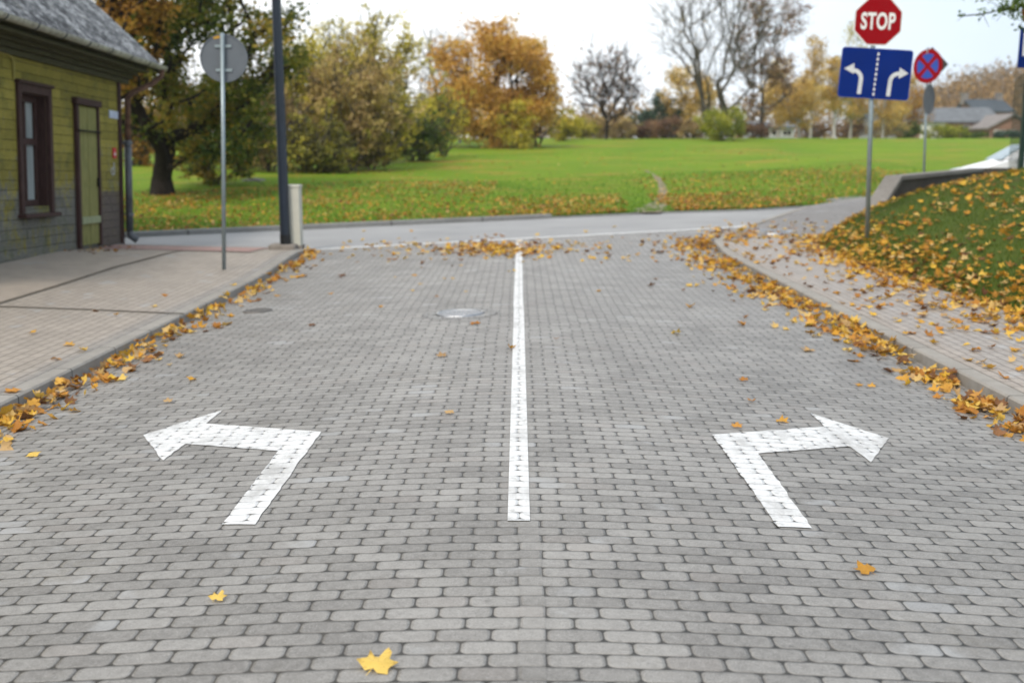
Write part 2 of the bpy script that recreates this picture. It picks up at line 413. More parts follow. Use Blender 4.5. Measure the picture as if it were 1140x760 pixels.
# lawn
xs = np.concatenate([np.linspace(-60, -16, 18), np.arange(-15, 16, 0.75), np.linspace(17, 70, 22)])
ts = np.concatenate([np.arange(0, 30, 0.75), np.arange(30, 80, 2.5), np.arange(80, 420, 12)])
V = np.array([[x + (x * 0.012 * t), fk_y(x) + 0.1 + t, T(x, fk_y(x) + 0.1 + t) + 0.05 * math.sin(x * 0.6 + t * 0.3) * min(1, t / 6)] for t in ts for x in xs])
nx = len(xs); F = np.array([[j * nx + i, j * nx + i + 1, (j + 1) * nx + i + 1, (j + 1) * nx + i] for j in range(len(ts) - 1) for i in range(nx - 1)])
tag(np_mesh('lawn', V, F, M['lawn'], smooth=True), kind='structure')

# crossing road (asphalt)
near = [(-60, -7.3), (-12, 15.5), (-3.6, 19.55), (0, 21.3), (4.1, 23.3), (9, 24.5), (14, 26.5), (26, 34), (50, 60)]
tag(drape('crossing_road', near + [(x, y + 0.05) for x, y in reversed(FK) if -60 <= x <= 50], J, M['asphalt'], gx=1.0, gy=200), kind='structure')
# main street
poly = [(XL, -8), (XR, -8), (XR, 20.3), (3.66, 20.9), (4.0, 22.1), (4.72, 23.5), (4.16, 23.45), (0, 21.5), (-3.6, 19.72), (XL, 19.0)]
road = tag(drape('street', poly, G, M['road'], dz=0.004), kind='structure')
drape('gutter_strip', [(XL, -8), (XL + 0.21, -8), (XL + 0.21, 18.5), (XL, 18.5)], G, M['gutterp'], dz=0.008, parent=road)
drape('gutter_strip', [(XR - 0.21, -8), (XR, -8), (XR, 20), (XR - 0.21, 20)], G, M['gutterp'], dz=0.008, parent=road)
def marking(name, pix, label, mat='paint', dz=0.009):
    cor = [hit(u, v, G) for u, v in pix]; pts = []
    for a_, b_ in zip(cor, cor[1:] + cor[:1]):
        n_ = max(1, int(np.linalg.norm(b_ - a_) / .06))
        for i_ in range(n_): pts.append(a_ + (b_ - a_) * i_ / n_ + (np.append(rng.normal(size=2) * .0035, 0) if i_ else 0))
    o = drape(name, [p[:2] for p in pts], G, M[mat], dz=dz, parent=road); o['label'] = label; return o
marking('painted_arrow', [(159.4, 485.3), (182, 513.7), (207, 495.2), (309.5, 503.2), (247, 585.3), (284.2, 585.3), (357.5, 481.7), (229.5, 472.6), (248, 457.3)], 'white left turn arrow painted on the pavers')
marking('painted_arrow', [(989.6, 489), (902.5, 461), (917.4, 476), (793, 485), (866, 587.8), (904, 589.4), (844, 506), (945.9, 498), (969.4, 516)], 'white right turn arrow painted on the pavers')
ya, yb = 4.98, 21.3
o = drape('painted_line', [(-0.052, ya), (0.052, ya), (0.052, 12.2), (0.046, 12.25), (0.05, yb), (-0.05, yb), (-0.062, 12.25), (-0.056, 12.0)], G, M['paint'], dz=0.009, parent=road)
o['label'] = 'white centre line painted along the street'
M['ghost'] = paver('ground_off_line', r=0.022, gx_=0.9, base=((0.125, 0.118, 0.109), (0.275, 0.263, 0.246)), joint=(0.05, 0.047, 0.043))
gz = [(random.uniform(-.006, .006), 0.6 + k * .2) for k in range(22)]
drape('ground_off_strip', [(.0, 0.6)] + [(.095 + x_, y_) for x_, y_ in gz] + [(.09, 4.97), (.0, 4.97)] + [(.0 + x_, y_) for x_, y_ in reversed(gz)], G, M['ghost'], dz=0.0065, parent=road)
o = drape('edge_line', [(-4.6, 19.25), (4.3, 23.55), (6.2, 25.1), (6.1, 25.22), (4.25, 23.67), (-4.6, 19.38)], lambda x, y: J(x, y), M['line'], dz=0.010, parent=road)
o['label'] = 'worn white edge line across the street mouth'

# kerbs
kp = [(0, -0.3), (0, 0.10), (-0.015, 0.115), (-0.15, 0.115), (-0.15, -0.3)]
def kerb(name, pts, prof, mat, label=None): return tag(sweep(name, pts, prof, mat), kind='structure')
lk = [(XL, y, PL(XL, y) - 0.112) for y in np.arange(-8, 19.2, 0.6)] + [(-3.72, 19.55, PL(-3.7, 19.55) - 0.112), (-3.9, 19.8, PL(-3.7, 19.8) - 0.112), (-4.3, 19.85, PL(-4, 19.9) - 0.112), (-5.5, 20.2, PL(-5.5, 20.2) - 0.112), (-9, 21.3, PL(-9, 21) - 0.112)]
kerb('left_kerb', lk, kp, M['kerb'])
rk = [(XR, y, PR(XR, y) - 0.112) for y in np.arange(-8, 20.2, 0.6)] + [(3.62, 20.9, PR(3.6, 20.9) - 0.112), (3.95, 22.1, PR(3.9, 22.1) - 0.112), (4.7, 23.55, PR(4.7, 23.5) - 0.112), (5.6, 25.0, PR(5.6, 25) - 0.112), (6.6, 26.4, PR(6.6, 26.4) - 0.112), (8, 28.2, PR(8, 28.2) - 0.112), (12, 34, PR(12, 34) - 0.112)]
kpr = [(0, -0.3), (0, 0.10), (0.015, 0.115), (0.15, 0.115), (0.15, -0.3)]
kerb('right_kerb', rk, kpr, M['kerb'])
fkl = [(x, fk_y(x), J(x, fk_y(x))) for x in list(np.arange(-40, 1.0, 0.8))]
kerb('far_kerb', fkl, [(-0.0, -0.3), (-0.0, 0.09), (-0.02, 0.11), (-0.16, 0.11), (-0.16, -0.3)], M['kerbg'])
fkr = [(x, fk_y(x), J(x, fk_y(x))) for x in list(np.arange(9.0, 24, 0.8))]
kerb('far_kerb', fkr, [(-0.0, -0.3), (-0.0, 0.09), (-0.02, 0.13), (-0.3, 0.16), (-0.3, -0.3)], M['kerbg'])

fkm = [(x, fk_y(x), J(x, fk_y(x))) for x in list(np.arange(0.2, 9.4, 0.8))]
kerb('far_kerb', fkm, [(-0.0, -0.3), (-0.0, 0.03), (-0.02, 0.04), (-0.16, 0.04), (-0.16, -0.3)], M['kerbg'])
# pavements
tag(drape('left_pavement', [(XL - 0.15, -8), (XL - 0.15, 19.3), (-4.05, 19.72), (-5.5, 20.08), (-9, 21.15), (-9, -8)], PL, M['walkL'], gx=0.5, skirt=0.3), kind='structure')
BX = [(-8, 5.25), (18, 5.3), (20.2, 5.35), (21.5, 5.9), (22.4, 6.45), (28, 9.95), (34, 13.7), (50, 23)]
def bx(y): return float(np.interp(y, [p[0] for p in BX], [p[1] for p in BX]))
pr = [(XR + 0.15, -8), (XR + 0.15, 20.3), (3.75, 20.9), (4.08, 22.05), (4.82, 23.45), (5.7, 24.9), (6.7, 26.3), (8.1, 28.1), (12.1, 33.9), (14.2, 33.9), (10.4, 28), (7.0, 22.4), (6.5, 21.5), (6, 20), (5.9, -8)]
tag(drape('right_pavement', pr[:3] + [(3.9, 21.4), (6.35, 21.4)] + pr[-2:], PR, M['walkR'], gx=0.5, skirt=0.3), kind='structure')
tag(drape('corner_pavement', [(3.9, 21.4)] + pr[3:11] + [(7.0, 22.4), (6.35, 21.4)], PR, M['walkC'], gx=0.5, skirt=0.3), kind='structure')
# smooth strip along the house and a seam, red band at the far end
sA = [hit(u, v, PL) for u, v in ((-60, 357), (0, 337), (63, 318), (125, 298), (207, 278.5))]
sB = [hit(u, v, PL) for u, v in ((-30, 341), (0, 341.5), (100, 345), (205, 349.5))]
hs = [(p[0], p[1]) for p in sA]
tag(drape('house_side_path', [(-7.6, hs[0][1])] + hs + [(-7.6, 20.4)], PL, M['walkH'], dz=0.004, gx=0.5), kind='structure')
seam = flat('seam_dirt', (0.10, 0.085, 0.065), 0.95, var=0.4, scale=20)
for pts, wd in ((sA, 0.07), (sB, 0.05)):
    a = [(p[0] + random.uniform(-.012, .012), p[1] + wd / 2) for p in pts]; b = [(p[0] + random.uniform(-.012, .012) + (0.05 if wd > .06 else 0), p[1] - wd / 2) for p in pts]
    tag(drape('pavement_seam', a + b[::-1], PL, seam, dz=0.008, gx=0.5), kind='structure')
rd = [hit(u, v, PL) for u, v in ((192, 277), (305, 283), (300, 273.5), (150, 269.5))]
tag(drape('red_paving_band', [(-4.4, 18.3), (-4.35, 19.6), (-5.5, 19.95), (-7.4, 20.5), (-7.4, 19.5), (-5.8, 18.6)], PL, M['redp'], dz=0.012, gx=0.5), kind='structure')

# dirt track on the lawn
cl = [((719, 235.6), 17), ((727, 231), 15), ((733, 225.5), 8), ((736, 218), 5), ((738, 210), 4.5), ((737, 203), 4), ((731, 197), 3.0), ((725, 193), 2.0), ((718, 191), 1.2)]
fin = []
for (a_, b_) in zip(cl[:-1], cl[1:]):
    for t_ in (0, .25, .5, .75): fin.append(((a_[0][0] * (1 - t_) + b_[0][0] * t_ + random.uniform(-.8, .8), a_[0][1] * (1 - t_) + b_[0][1] * t_), (a_[1] * (1 - t_) + b_[1] * t_) * random.uniform(.75, 1.2)))
cl = fin + [cl[-1]]
L_, R_ = [], []
for (u, v), hw in cl:
    for side, lst in ((-1, L_), (1, R_)):
        lst.append(hit(u + side * hw * (1 + random.uniform(-.15, .15)), v + (side * 1.0 if v < 197 else 0), lambda x, y: T(x, y) + 0.03, 20)[:2])
tag(drape('worn_track', L_ + R_[::-1], lambda x, y: T(x, y) + 0.05 * math.sin(x / (1 + .012 * max(0, y - fk_y(x) - .1)) * 0.6 + (y - fk_y(x) - .1) * 0.3) * min(1, max(0, y - fk_y(x) - .1) / 6), M['earth'], dz=0.012, gx=0.5), kind='structure')

# bank on the right
def B(x, y):
    d = max(0.0, x - bx(y)); s = 0.46 - 0.30 * sm(y, 22, 29.5)
    h = s * d + 0.06 * sm(d, 0, 0.5) + 0.02 * math.sin(x * 3.1) * math.sin(y * 2.3) * sm(d, 0, 1)
    cap = 1.66 - PR(bx(y), min(y, 28))
    return PR(bx(y), min(y, 28)) + cap * (1 - math.exp(-h / cap * 1.35)) * 0.98 - 0.012 * (1 - sm(d, 0, .15))
by = np.concatenate([np.arange(-8, 8, 1.0), np.arange(8, 34.1, 0.3)]); bd = np.concatenate([np.arange(0, 4, 0.2), np.arange(4, 30, 1.0)])
V = np.array([[bx(y) + d + 0.05 * math.sin(y * 5.3) * (d == 0), y, B(bx(y) + d, y)] for y in by for d in bd]); nx = len(bd)
F = np.array([[j * nx + i, j * nx + i + 1, (j + 1) * nx + i + 1, (j + 1) * nx + i] for j in range(len(by) - 1) for i in range(nx - 1)])
tag(np_mesh('grass_bank', V, F, M['bank'], smooth=True), kind='structure')

# manhole covers
iron = flat('worn_iron', (0.34, 0.35, 0.37), 0.30, 0.5, metal=0.8, var=0.12, scale=30, bump=0.003)
irond = flat('dark_iron', (0.15, 0.14, 0.13), 0.6, 0.4, metal=0.4, var=0.2, scale=30, bump=0.003)
ringm = paver('ring_setts', L=0.11, W=0.11, r=0.02, gap=0.012, base=((0.15, 0.146, 0.14), (0.25, 0.245, 0.235)), joint=(0.06, 0.055, 0.05))
def manhole(u, v, fn, rad, label, mats, ring=True, dz=0.004, rot=0):
    c = hit(u, v, fn); o = empty('manhole_cover', c, label, 'manhole cover')
    dx = (fn(c[0] + .3, c[1]) - fn(c[0] - .3, c[1])) / .6; dy = (fn(c[0], c[1] + .3) - fn(c[0], c[1] - .3)) / .6
    sh = lambda x, y, z: (x, y, z + dx * x + dy * y)
    if ring:
        mb = MB(); n = 40
        for ra, rb, z in ((rad + .012, rad * 1.62, dz + .002),):
            vs = [sh(math.cos(2 * math.pi * k / n) * r, math.sin(2 * math.pi * k / n) * r, z) for k in range(n) for r in (ra, rb)]
            mb.add(vs, [(2 * k, 2 * k + 1, (2 * k + 3) % (2 * n), (2 * k + 2) % (2 * n)) for k in range(n)])
        mb.build('sett_ring', ringm, o)
    mb = MB(); n = 40
    prof = [(0, dz + .014), (rad * .82, dz + .014), (rad * .84, dz + .008), (rad * .88, dz + .008), (rad * .9, dz + .016), (rad, dz + .016), (rad + .01, dz - .01)]
    vs = [sh(math.cos(2 * math.pi * k / n) * max(r, .001), math.sin(2 * math.pi * k / n) * max(r, .001), z) for k in range(n) for r, z in prof]; q = len(prof)
    mb.add(vs, [(k * q + i, k * q + i + 1, ((k + 1) % n) * q + i + 1, ((k + 1) % n) * q + i) for k in range(n) for i in range(q - 1)])
    mb.build('cover', mats[0], o)
    mb = MB()                                                       # raised studs
    for a in np.arange(-rad * .7, rad * .71, rad * .2):
        hw = math.sqrt(max(0, (rad * .74) ** 2 - a * a)); s_ = rad * .035
        if hw > .05: mb.add([sh(a - s_, -hw, dz + .0145), sh(a + s_, -hw, dz + .0145), sh(a + s_, hw, dz + .0145), sh(a - s_, hw, dz + .0145), sh(a - s_, -hw, dz + .019), sh(a + s_, -hw, dz + .019), sh(a + s_, hw, dz + .019), sh(a - s_, hw, dz + .019)], [(0, 3, 2, 1), (4, 5, 6, 7), (0, 1, 5, 4), (1, 2, 6, 5), (2, 3, 7, 6), (3, 0, 4, 7)])
    mb.add([sh(-rad * .74, -.01, dz + .0142), sh(rad * .74, -.01, dz + .0142), sh(rad * .74, .01, dz + .0142), sh(-rad * .74, .01, dz + .0142), sh(-rad * .74, -.01, dz + .018), sh(rad * .74, -.01, dz + .018), sh(rad * .74, .01, dz + .018), sh(-rad * .74, .01, dz + .018)], [(0, 3, 2, 1), (4, 5, 6, 7), (0, 1, 5, 4), (1, 2, 6, 5), (2, 3, 7, 6), (3, 0, 4, 7)])
    mb.build('tread_pattern', mats[1], o); return o
manhole(512, 349.5, G, 0.25, 'round worn shiny manhole cover sunk in a ring of setts left of the centre line', (iron, iron))
manhole(287, 347, G, 0.16, 'small dark drain cover near the left kerb', (irond, irond), ring=False, dz=.006)
manhole(861, 258.5, PR, 0.36, 'pale round manhole cover in the paved corner right of the street mouth', (iron, irond), ring=False)

# ================================================================== HOUSE
HC = Vector((-7.474, 21.06, -0.03))
_d = ray(560, 200); _d = _d / np.linalg.norm(_d); hx = Vector(tuple(-_d)); hz = (Vector((0, 0, 1)) - Vector(tuple(_d)) * _d[2]).normalized(); hy = hz.cross(hx)
house = empty('wooden_house', (0, 0, 0), 'old yellow wooden house with peeling boards, brown window and grey roof', 'house')
house.matrix_world = Matrix(((hx.x, hy.x, hz.x, HC.x), (hx.y, hy.y, hz.y, HC.y), (hx.z, hy.z, hz.z, HC.z), (0, 0, 0, 1)))

m = Mat('weathered_yellow_boards', 0.85, 0.2); x, y, z = m.xyz()
hh = x + y * 1.0
row = (z / 0.145 + (m.noise(0.8, 2) - 0.5) * 0.12).floor(); rz_ = (z / 0.145 + (m.noise(0.8, 2) - 0.5) * 0.12).fract()
seg = hh / 2.2 + m.white(m.vec(row, 1.0, 2.0)) * 3.0; cellb = m.white(m.vec(row, seg.floor(), 3.0)) * 0.5 + 0.25
jz = (rz_ - 0.5).abs().ss(0.45, 0.49); jx = (seg.fract() - 0.5).abs().ss(0.494, 0.497)
grain = m.noise(5, 7, 0.75, stretch=(1.0, 1.0, 14)); streak = m.noise(3, 6, 0.7, stretch=(5, 5, 0.7)); blot = m.noise(1.6, 6, 0.68)
yel = m.ramp(grain * 0.5 + cellb * 0.28 + blot * 0.3 - 0.05, [(0.28, (0.085, 0.075, 0.018)), (0.5, (0.235, 0.20, 0.035)), (0.72, (0.42, 0.36, 0.08))])
gry = m.ramp(grain * 0.65 + cellb * 0.12 + streak * 0.35, [(0.25, (0.035, 0.036, 0.03)), (0.55, (0.12, 0.118, 0.10)), (0.8, (0.27, 0.262, 0.235))])
wear = z.ss(0.35, 1.9, 0.60, 0.02) + (blot - 0.5) * 1.7 + (streak - 0.5) * 1.1 + (m.noise(9, 5, .75) - 0.5) * 0.9 + (cellb - 0.5) * 0.25
c = m.mix(wear.ss(0.22, 0.55), yel, gry)
c = m.mix(m.noise(2.4, 5, 0.7).ss(0.52, 0.66) * 0.5, c, (0.07, 0.085, 0.03))
c = m.mix(m.noise(6, 7, 0.8, stretch=(3, 3, .5)).ss(0.54, 0.68) * 0.55, c, (0.035, 0.033, 0.02))
c = m.mix(m.noise(30, 4, .7).ss(0.58, 0.7) * 0.4, c, (0.36, 0.34, 0.2))
brown = x.lt(1.02) * z.lt(0.96)
c = m.mix(brown * 0.85, c, m.ramp(grain, [(0.3, (0.045, 0.032, 0.026)), (0.7, (0.16, 0.125, 0.105))]))
jn = jz.max(jx); c = m.mix(jn * (m.noise(4, 3).ss(0.35, 0.65, 0.15, 0.8)), c, (0.022, 0.02, 0.012))
m.color(c); m.bump(jn * -1.0 + grain * 0.3, 0.02, 0.8); M['boards'] = m.m
def wood(name, a, b, sc=(12, 12, 1.0)):
    m = Mat(name, 0.75, 0.25); n = m.noise(4, 6, 0.7, stretch=sc); m.color(m.ramp(n, [(0.3, a), (0.7, b)])); m.bump(n, 0.01); return m.m
M['brown'] = wood('brown_paint', (0.022, 0.010, 0.008), (0.075, 0.036, 0.03))
M['cornice'] = wood('cornice_wood', (0.025, 0.025, 0.01), (0.085, 0.08, 0.035), (1, 12, 12))
M['doorp'] = wood('green_yellow_planks', (0.10, 0.11, 0.03), (0.30, 0.28, 0.09))
M['ledge'] = wood('pale_green_ledge', (0.16, 0.19, 0.1), (0.34, 0.37, 0.22))
m = Mat('lichen_shingles', 0.9, 0.2); x, y, z = m.xyz(); n = m.noise(9, 5, 0.85); n2 = m.noise(1.6, 5, 0.65)
rw = (z / 0.155); rwf = rw.floor(); jn = (rw.fract()).lt(0.1); jc = ((x / 0.22 + m.white(m.vec(rwf, 1.0, 1.0))).fract() - 0.5).abs().gt(0.475)
c = m.ramp(n * 0.7 + n2 * 0.35, [(0.44, (0.02, 0.022, 0.025)), (0.51, (0.10, 0.105, 0.115)), (0.535, (0.2, 0.205, 0.215)), (0.60, (0.45, 0.46, 0.47))])
c = m.mix(jn.max(jc) * 0.6, c, (0.03, 0.03, 0.03)); c = m.mix(m.noise(2.2, 5, 0.7).ss(0.6, 0.72) * 0.4, c, (0.10, 0.09, 0.04))
m.color(c); m.bump(jn.max(jc) * -1.0 + n, 0.02); M['shingle'] = m.m
M['zinc'] = flat('weathered_zinc', (0.34, 0.33, 0.27), 0.6, 0.4, metal=0.3, var=0.4, scale=9, bump=0.003)
M['zincd'] = flat('grey_downpipe', (0.10, 0.105, 0.112), 0.5, 0.4, metal=0.4, var=0.25, scale=9)
M['rust'] = flat('rusty_pipe', (0.12, 0.065, 0.042), 0.8, 0.2, var=0.55, scale=7, bump=0.004)
M['dark'] = flat('dark_interior', (0.012, 0.011, 0.010), 0.9, 0.1)
m = Mat('old_glass', 0.12, 0.5); m.color(m.ramp(m.noise(1.2, 3, stretch=(3, 1, .6)), [(0.3, (0.20, 0.235, 0.235)), (0.7, (0.40, 0.44, 0.43))])); M['glass'] = m.m

HL = 9.5
mb = MB()
wl, wr, wb, wt = 4.335, 3.31, 0.76, 2.47                            # window opening
mb.box((-0.075, -0.25, -0.6), (wr, 0, 3.2)); mb.box((wl, -0.25, -0.6), (HL, 0, 3.2)); mb.box((wr, -0.25, -0.6), (wl, 0, wb)); mb.box((wr, -0.25, wt), (wl, 0, 3.2))
mb.box((-0.075, -6.6, -0.6), (0.15, -0.25, 3.2)); mb.box((HL - .2, -6.6, -0.6), (HL, -0.25, 3.2)); mb.box((0.15, -6.6, -0.6), (HL - .2, -6.4, 3.2))
mb.prism([(0.0, 3.2), (-6.6, 3.2), (-3.3, 6.3)], -0.075, 0.12, Matrix(((0, 0, 1, 0), (1, 0, 0, 0), (0, 1, 0, 0), (0, 0, 0, 1))))
mb.prism([(0.0, 3.2), (-6.6, 3.2), (-3.3, 6.3)], HL - .2, HL, Matrix(((0, 0, 1, 0), (1, 0, 0, 0), (0, 1, 0, 0), (0, 0, 0, 1))))
mb.build('wall', M['boards'], house)
mb = MB(); mb.box((-0.11, -0.10, -0.1), (0.035, 0.035, 3.12)); mb.build('corner_board', M['brown'], house, bevel=.008)
mb = MB()
for y1, z0, z1 in ((0.06, 2.96, 3.05), (0.13, 3.053, 3.12), (0.24, 3.123, 3.17), (0.46, 3.173, 3.215), (0.40, 3.218, 3.27)):
    mb.box((-0.5, -0.05 if y1 < .3 else .0, z0), (HL + .2, y1, z1))
mb.build('cornice', M['cornice'], house, bevel=.006)
mb = MB(); mb.prism([(-.02, 3.273), (0.42, 3.273), (0.555, 3.285), (-.02, 3.82)], -0.84, HL + .3, Matrix(((0, 0, 1, 0), (1, 0, 0, 0), (0, 1, 0, 0), (0, 0, 0, 1)))); mb.build('eaves_boxing', M['cornice'], house)
# roof: two pitched slabs
sl_ = math.tan(R(42.6))
rf = MB(); Mx = Matrix(((0, 0, 1, 0), (1, 0, 0, 0), (0, 1, 0, 0), (0, 0, 0, 1)))
ye, yr = 0.56, -3.3; ze = 3.30; zr = ze + (ye - yr) * sl_
rf.prism([(ye, ze), (yr, zr), (yr, zr + .11), (ye, ze + .07)], -0.9, HL + .5, Mx)
rf.prism([(yr - .002, zr), (-7.16, ze), (-7.16, ze + .07), (yr - .002, zr + .11)], -0.9, HL + .5, Mx)
roof = rf.build('roof', M['shingle'], house)
mb = MB(); mb.box((2.4, -3.75, zr - .6), (3.1, -2.9, zr + .9)); mb.box((2.33, -3.82, zr + .9), (3.17, -2.83, zr + 1.0)); mb.build('chimney', flat('chimney_brick', (0.25, 0.12, 0.08), 0.9, var=.3, scale=12), roof)
mb = MB(); mb.box((-0.92, -3.3, 0), (-0.86, 0.5, 0.16), Matrix(((1, 0, 0, 0), (0, 1, 0, 0), (0, -sl_, 1, zr - .17 - 3.3 * sl_), (0, 0, 0, 1)))); mb.build('verge_board', M['cornice'], roof)
# gutter: half-round channel
mb = MB(); prof = [(0.075 * math.cos(a), 0.075 * math.sin(a)) for a in np.linspace(math.pi, 2 * math.pi, 9)] + [(0.065 * math.cos(a), 0.065 * math.sin(a)) for a in np.linspace(2 * math.pi, math.pi, 9)]
mb.prism([(0.60 + a, 3.33 + b) for a, b in prof], -0.95, HL + .4, Mx); gut = mb.build('gutter', M['zinc'], house)
for k in range(9):
    mb = MB(); mb.prism([(0.60 + a * 1.14, 3.328 + b * 1.14) for a, b in prof[:9]] + [(0.60 + a * 1.02, 3.33 + b * 1.02) for a, b in prof[8::-1]], 0.15 + k * 1.0, 0.18 + k * 1.0, Mx); mb.build('gutter_bracket', M['zincd'], gut)
dp = MB(); dp.tube([(-0.80, 0.60, 3.27), (-0.78, 0.58, 3.13), (-0.62, 0.45, 2.98), (-0.30, 0.20, 2.80), (-0.17, 0.13, 2.68), (-0.15, 0.12, 1.86)], 0.055, 12); pipe = dp.build('downpipe', M['rust'], house, smooth=True)
dp = MB(); dp.tube([(-0.15, 0.12, 1.9), (-0.13, 0.12, 0.2)], 0.068, 12); dp.tube([(-0.13, 0.12, 0.22), (-0.13, 0.14, 0.12), (-0.13, 0.26, 0.04)], 0.066, 12); dp.build('lower_pipe', M['zincd'], pipe, smooth=True)
for z_ in (1.84, 0.52):
    mb = MB(); mb.tube([(-0.15, 0.12, z_ - .03), (-0.15, 0.12, z_ + .03)], 0.083, 12); mb.box((-0.17, -.02, z_ - .015), (-0.13, .1, z_ + .015)); mb.box((-.26, .1, z_ - .02), (-.2, .14, z_ + .02)); mb.build('pipe_clamp', M['zincd'], pipe)
mb = MB(); mb.tube([(-0.30, 0.05, 0.1), (-0.30, 0.05, 2.0), (-0.22, 0.02, 2.3)], 0.014, 6); mb.build('cable', M['dark'], house)
# window: casing, recessed sash, panes, sill
wn = MB(); a, b, zb, zt = 3.2, 4.445, 0.66, 2.585
wn.box((a, -0.02, zb), (wr + .01, 0.05, zt)); wn.box((wl - .01, -0.02, zb), (b, 0.05, zt)); wn.box((wr + .01, -0.02, wt - .01), (wl - .01, 0.05, zt)); wn.box((a - .03, -.02, zt), (b + .03, 0.085, zt + .05))
wn.box((wr, -0.24, wb), (wr + .025, -.02, wt)); wn.box((wl - .025, -0.24, wb), (wl, -.02, wt)); wn.box((wr + .025, -0.24, wt - .025), (wl - .025, -.02, wt))
win = wn.build('window', M['brown'], house, bevel=.008)
mb = MB(); yb0, yb1 = -0.2, -0.14
for x0, x1, z0, z1 in ((wr + .025, wr + .125, wb, wt - .03), (wl - .125, wl - .025, wb, wt - .03), (wr + .125, wl - .125, wb, wb + .1), (wr + .125, wl - .125, wt - .12, wt - .03), (wr + .125, wl - .125, 1.70, 1.80)): mb.box((x0, yb0, z0), (x1, yb1, z1))
mb.box((3.79, yb0, wb + .1), (3.855, yb1 + .01, 1.70)); mb.box((3.79, yb0, 1.80), (3.855, yb1 + .01, wt - .12))
mb.build('sash', M['brown'], win, bevel=.006)
for z0, z1 in ((wb + .1, 1.70), (1.80, wt - .12)):
    for x0, x1 in ((wr + .125, 3.79), (3.855, wl - .125)):
        mb = MB(); mb.box((x0, -.185, z0), (x1, -.18, z1)); mb.build('pane', M['glass'], win)
mb = MB(); mb.box((a - .05, -.14, zb - .06), (b + .05, 0.13, zb)); mb.build('sill', M['brown'], win, bevel=.01)
mb = MB(); mb.box((wr - .1, -0.6, wb - .1), (wl + .1, -0.252, wt + .1)); mb.build('room_behind', M['dark'], house)
# narrow boarded door
a, b = 1.13, 2.245
mb = MB(); mb.box((b - .13, 0.001, 0.02), (b - .02, 0.07, 2.42)); mb.box((a + .03, 0.001, 0.02), (a + .10, 0.07, 2.42)); mb.box((a - .02, 0.001, 2.42), (b + .03, 0.10, 2.53)); drf = mb.build('door_frame', M['brown'], house, bevel=.008)
mb = MB(); n = 4; wdt = (b - .13 - a - .10) / n
for k in range(n): mb.box((a + .10 + k * wdt + .006, 0.002, 0.06), (a + .10 + (k + 1) * wdt - .006, 0.035 + .004 * (k % 2), 2.40))
door = mb.build('door', M['doorp'], house, bevel=.004)
mb = MB(); mb.box((a + .11, 0.036, 0.42), (b - .14, 0.075, 0.54)); mb.build('ledge', M['ledge'], door, bevel=.006)
mb = MB(); mb.box((a + .02, 0.07, 1.97), (b - .02, 0.085, 2.0)); mb.build('iron_strap', M['dark'], door)
mb = MB(); mb.box((a + .13, 0.04, 1.05), (a + .17, 0.07, 1.2)); mb.tube([(a + .15, .06, 1.1), (a + .15, .1, 1.1), (a + .24, .1, 1.1)], .01, 6); mb.build('handle', M['dark'], door)
# plates on the boards, conduit
mb = MB(); mb.box((0.05, 0.002, 2.28), (0.50, 0.02, 2.42)); mb.build('number_plate', flat('pale_plate', (0.45, 0.5, 0.62), 0.5, var=.08), house)
mb = MB(); mb.box((0.20, 0.002, 1.56), (0.36, 0.02, 1.75)); mb.build('red_plate', flat('red_plate', (0.5, 0.02, 0.03), 0.5, var=.1), house)
mb = MB(); mb.box((0.24, 0.02, 1.61), (0.32, 0.023, 1.66)); mb.build('plate_mark', flat('plate_white', (0.6, .55, .55), 0.5), house)
chk = flat('chalk', (0.42, 0.43, 0.45), 0.9)
mb = MB(); mb.tube([(0.30, .004, 1.48), (0.31, .004, 1.26)], .012, 6); mb.tube([(0.31 + .07 * math.cos(t) + .07, .004, 1.32 + .06 * math.sin(t)) for t in np.linspace(0, 6.28, 14)], .010, 6); mb.build('chalk_mark', chk, house)
mb = MB(); mb.tube([(6.5, .02, 2.98), (4.7, .02, 2.96), (4.56, .02, 2.92), (4.52, .02, 2.83), (4.52, .02, 2.62)], .016, 8); mb.build('conduit', flat('yellow_conduit', (0.30, 0.26, 0.07), .7), house)
mb = MB(); mb.box((5.24, .002, 2.28), (5.6, .03, 2.36)); mb.build('rusty_bracket', M['rust'], house)
def shear(o):
    for ch in o.children:
        if ch.type == 'MESH':
            for v in ch.data.vertices: v.co.x -= 0.07 * v.co.z
        shear(ch)
bpy.context.view_layer.update(); shear(house)

# ================================================================== POLES AND SIGNS
M['galv'] = flat('galvanised_steel', (0.26, 0.31, 0.33), 0.45, 0.5, metal=0.5, var=0.12, scale=14)
M['alu'] = flat('grey_sign_back', (0.12, 0.135, 0.155), 0.55, 0.4, metal=0.3, var=0.08, scale=5)
M['navy'] = flat('dark_navy_paint', (0.010, 0.017, 0.030), 0.45, 0.5, var=0.12, scale=6)
M['black'] = flat('black_sleeve', (0.008, 0.009, 0.010), 0.5, 0.4)
M['cab'] = flat('cream_plastic', (0.50, 0.49, 0.42), 0.6, 0.3, var=0.06, scale=5)
M['red'] = flat('sign_red', (0.255, 0.002, 0.006), 0.5, 0.08, var=0.05, scale=3)
M['blue'] = flat('sign_blue', (0.002, 0.018, 0.15), 0.5, 0.08, var=0.08, scale=3)
M['white'] = flat('sign_white', (0.72, 0.72, 0.71), 0.45, 0.4, var=0.03, scale=4)
M['arrow'] = flat('sign_white_faded', (0.55, 0.56, 0.57), 0.5, 0.4, var=0.08, scale=9)
M['green'] = flat('fence_green', (0.008, 0.03, 0.020), 0.5, 0.4, var=0.1)

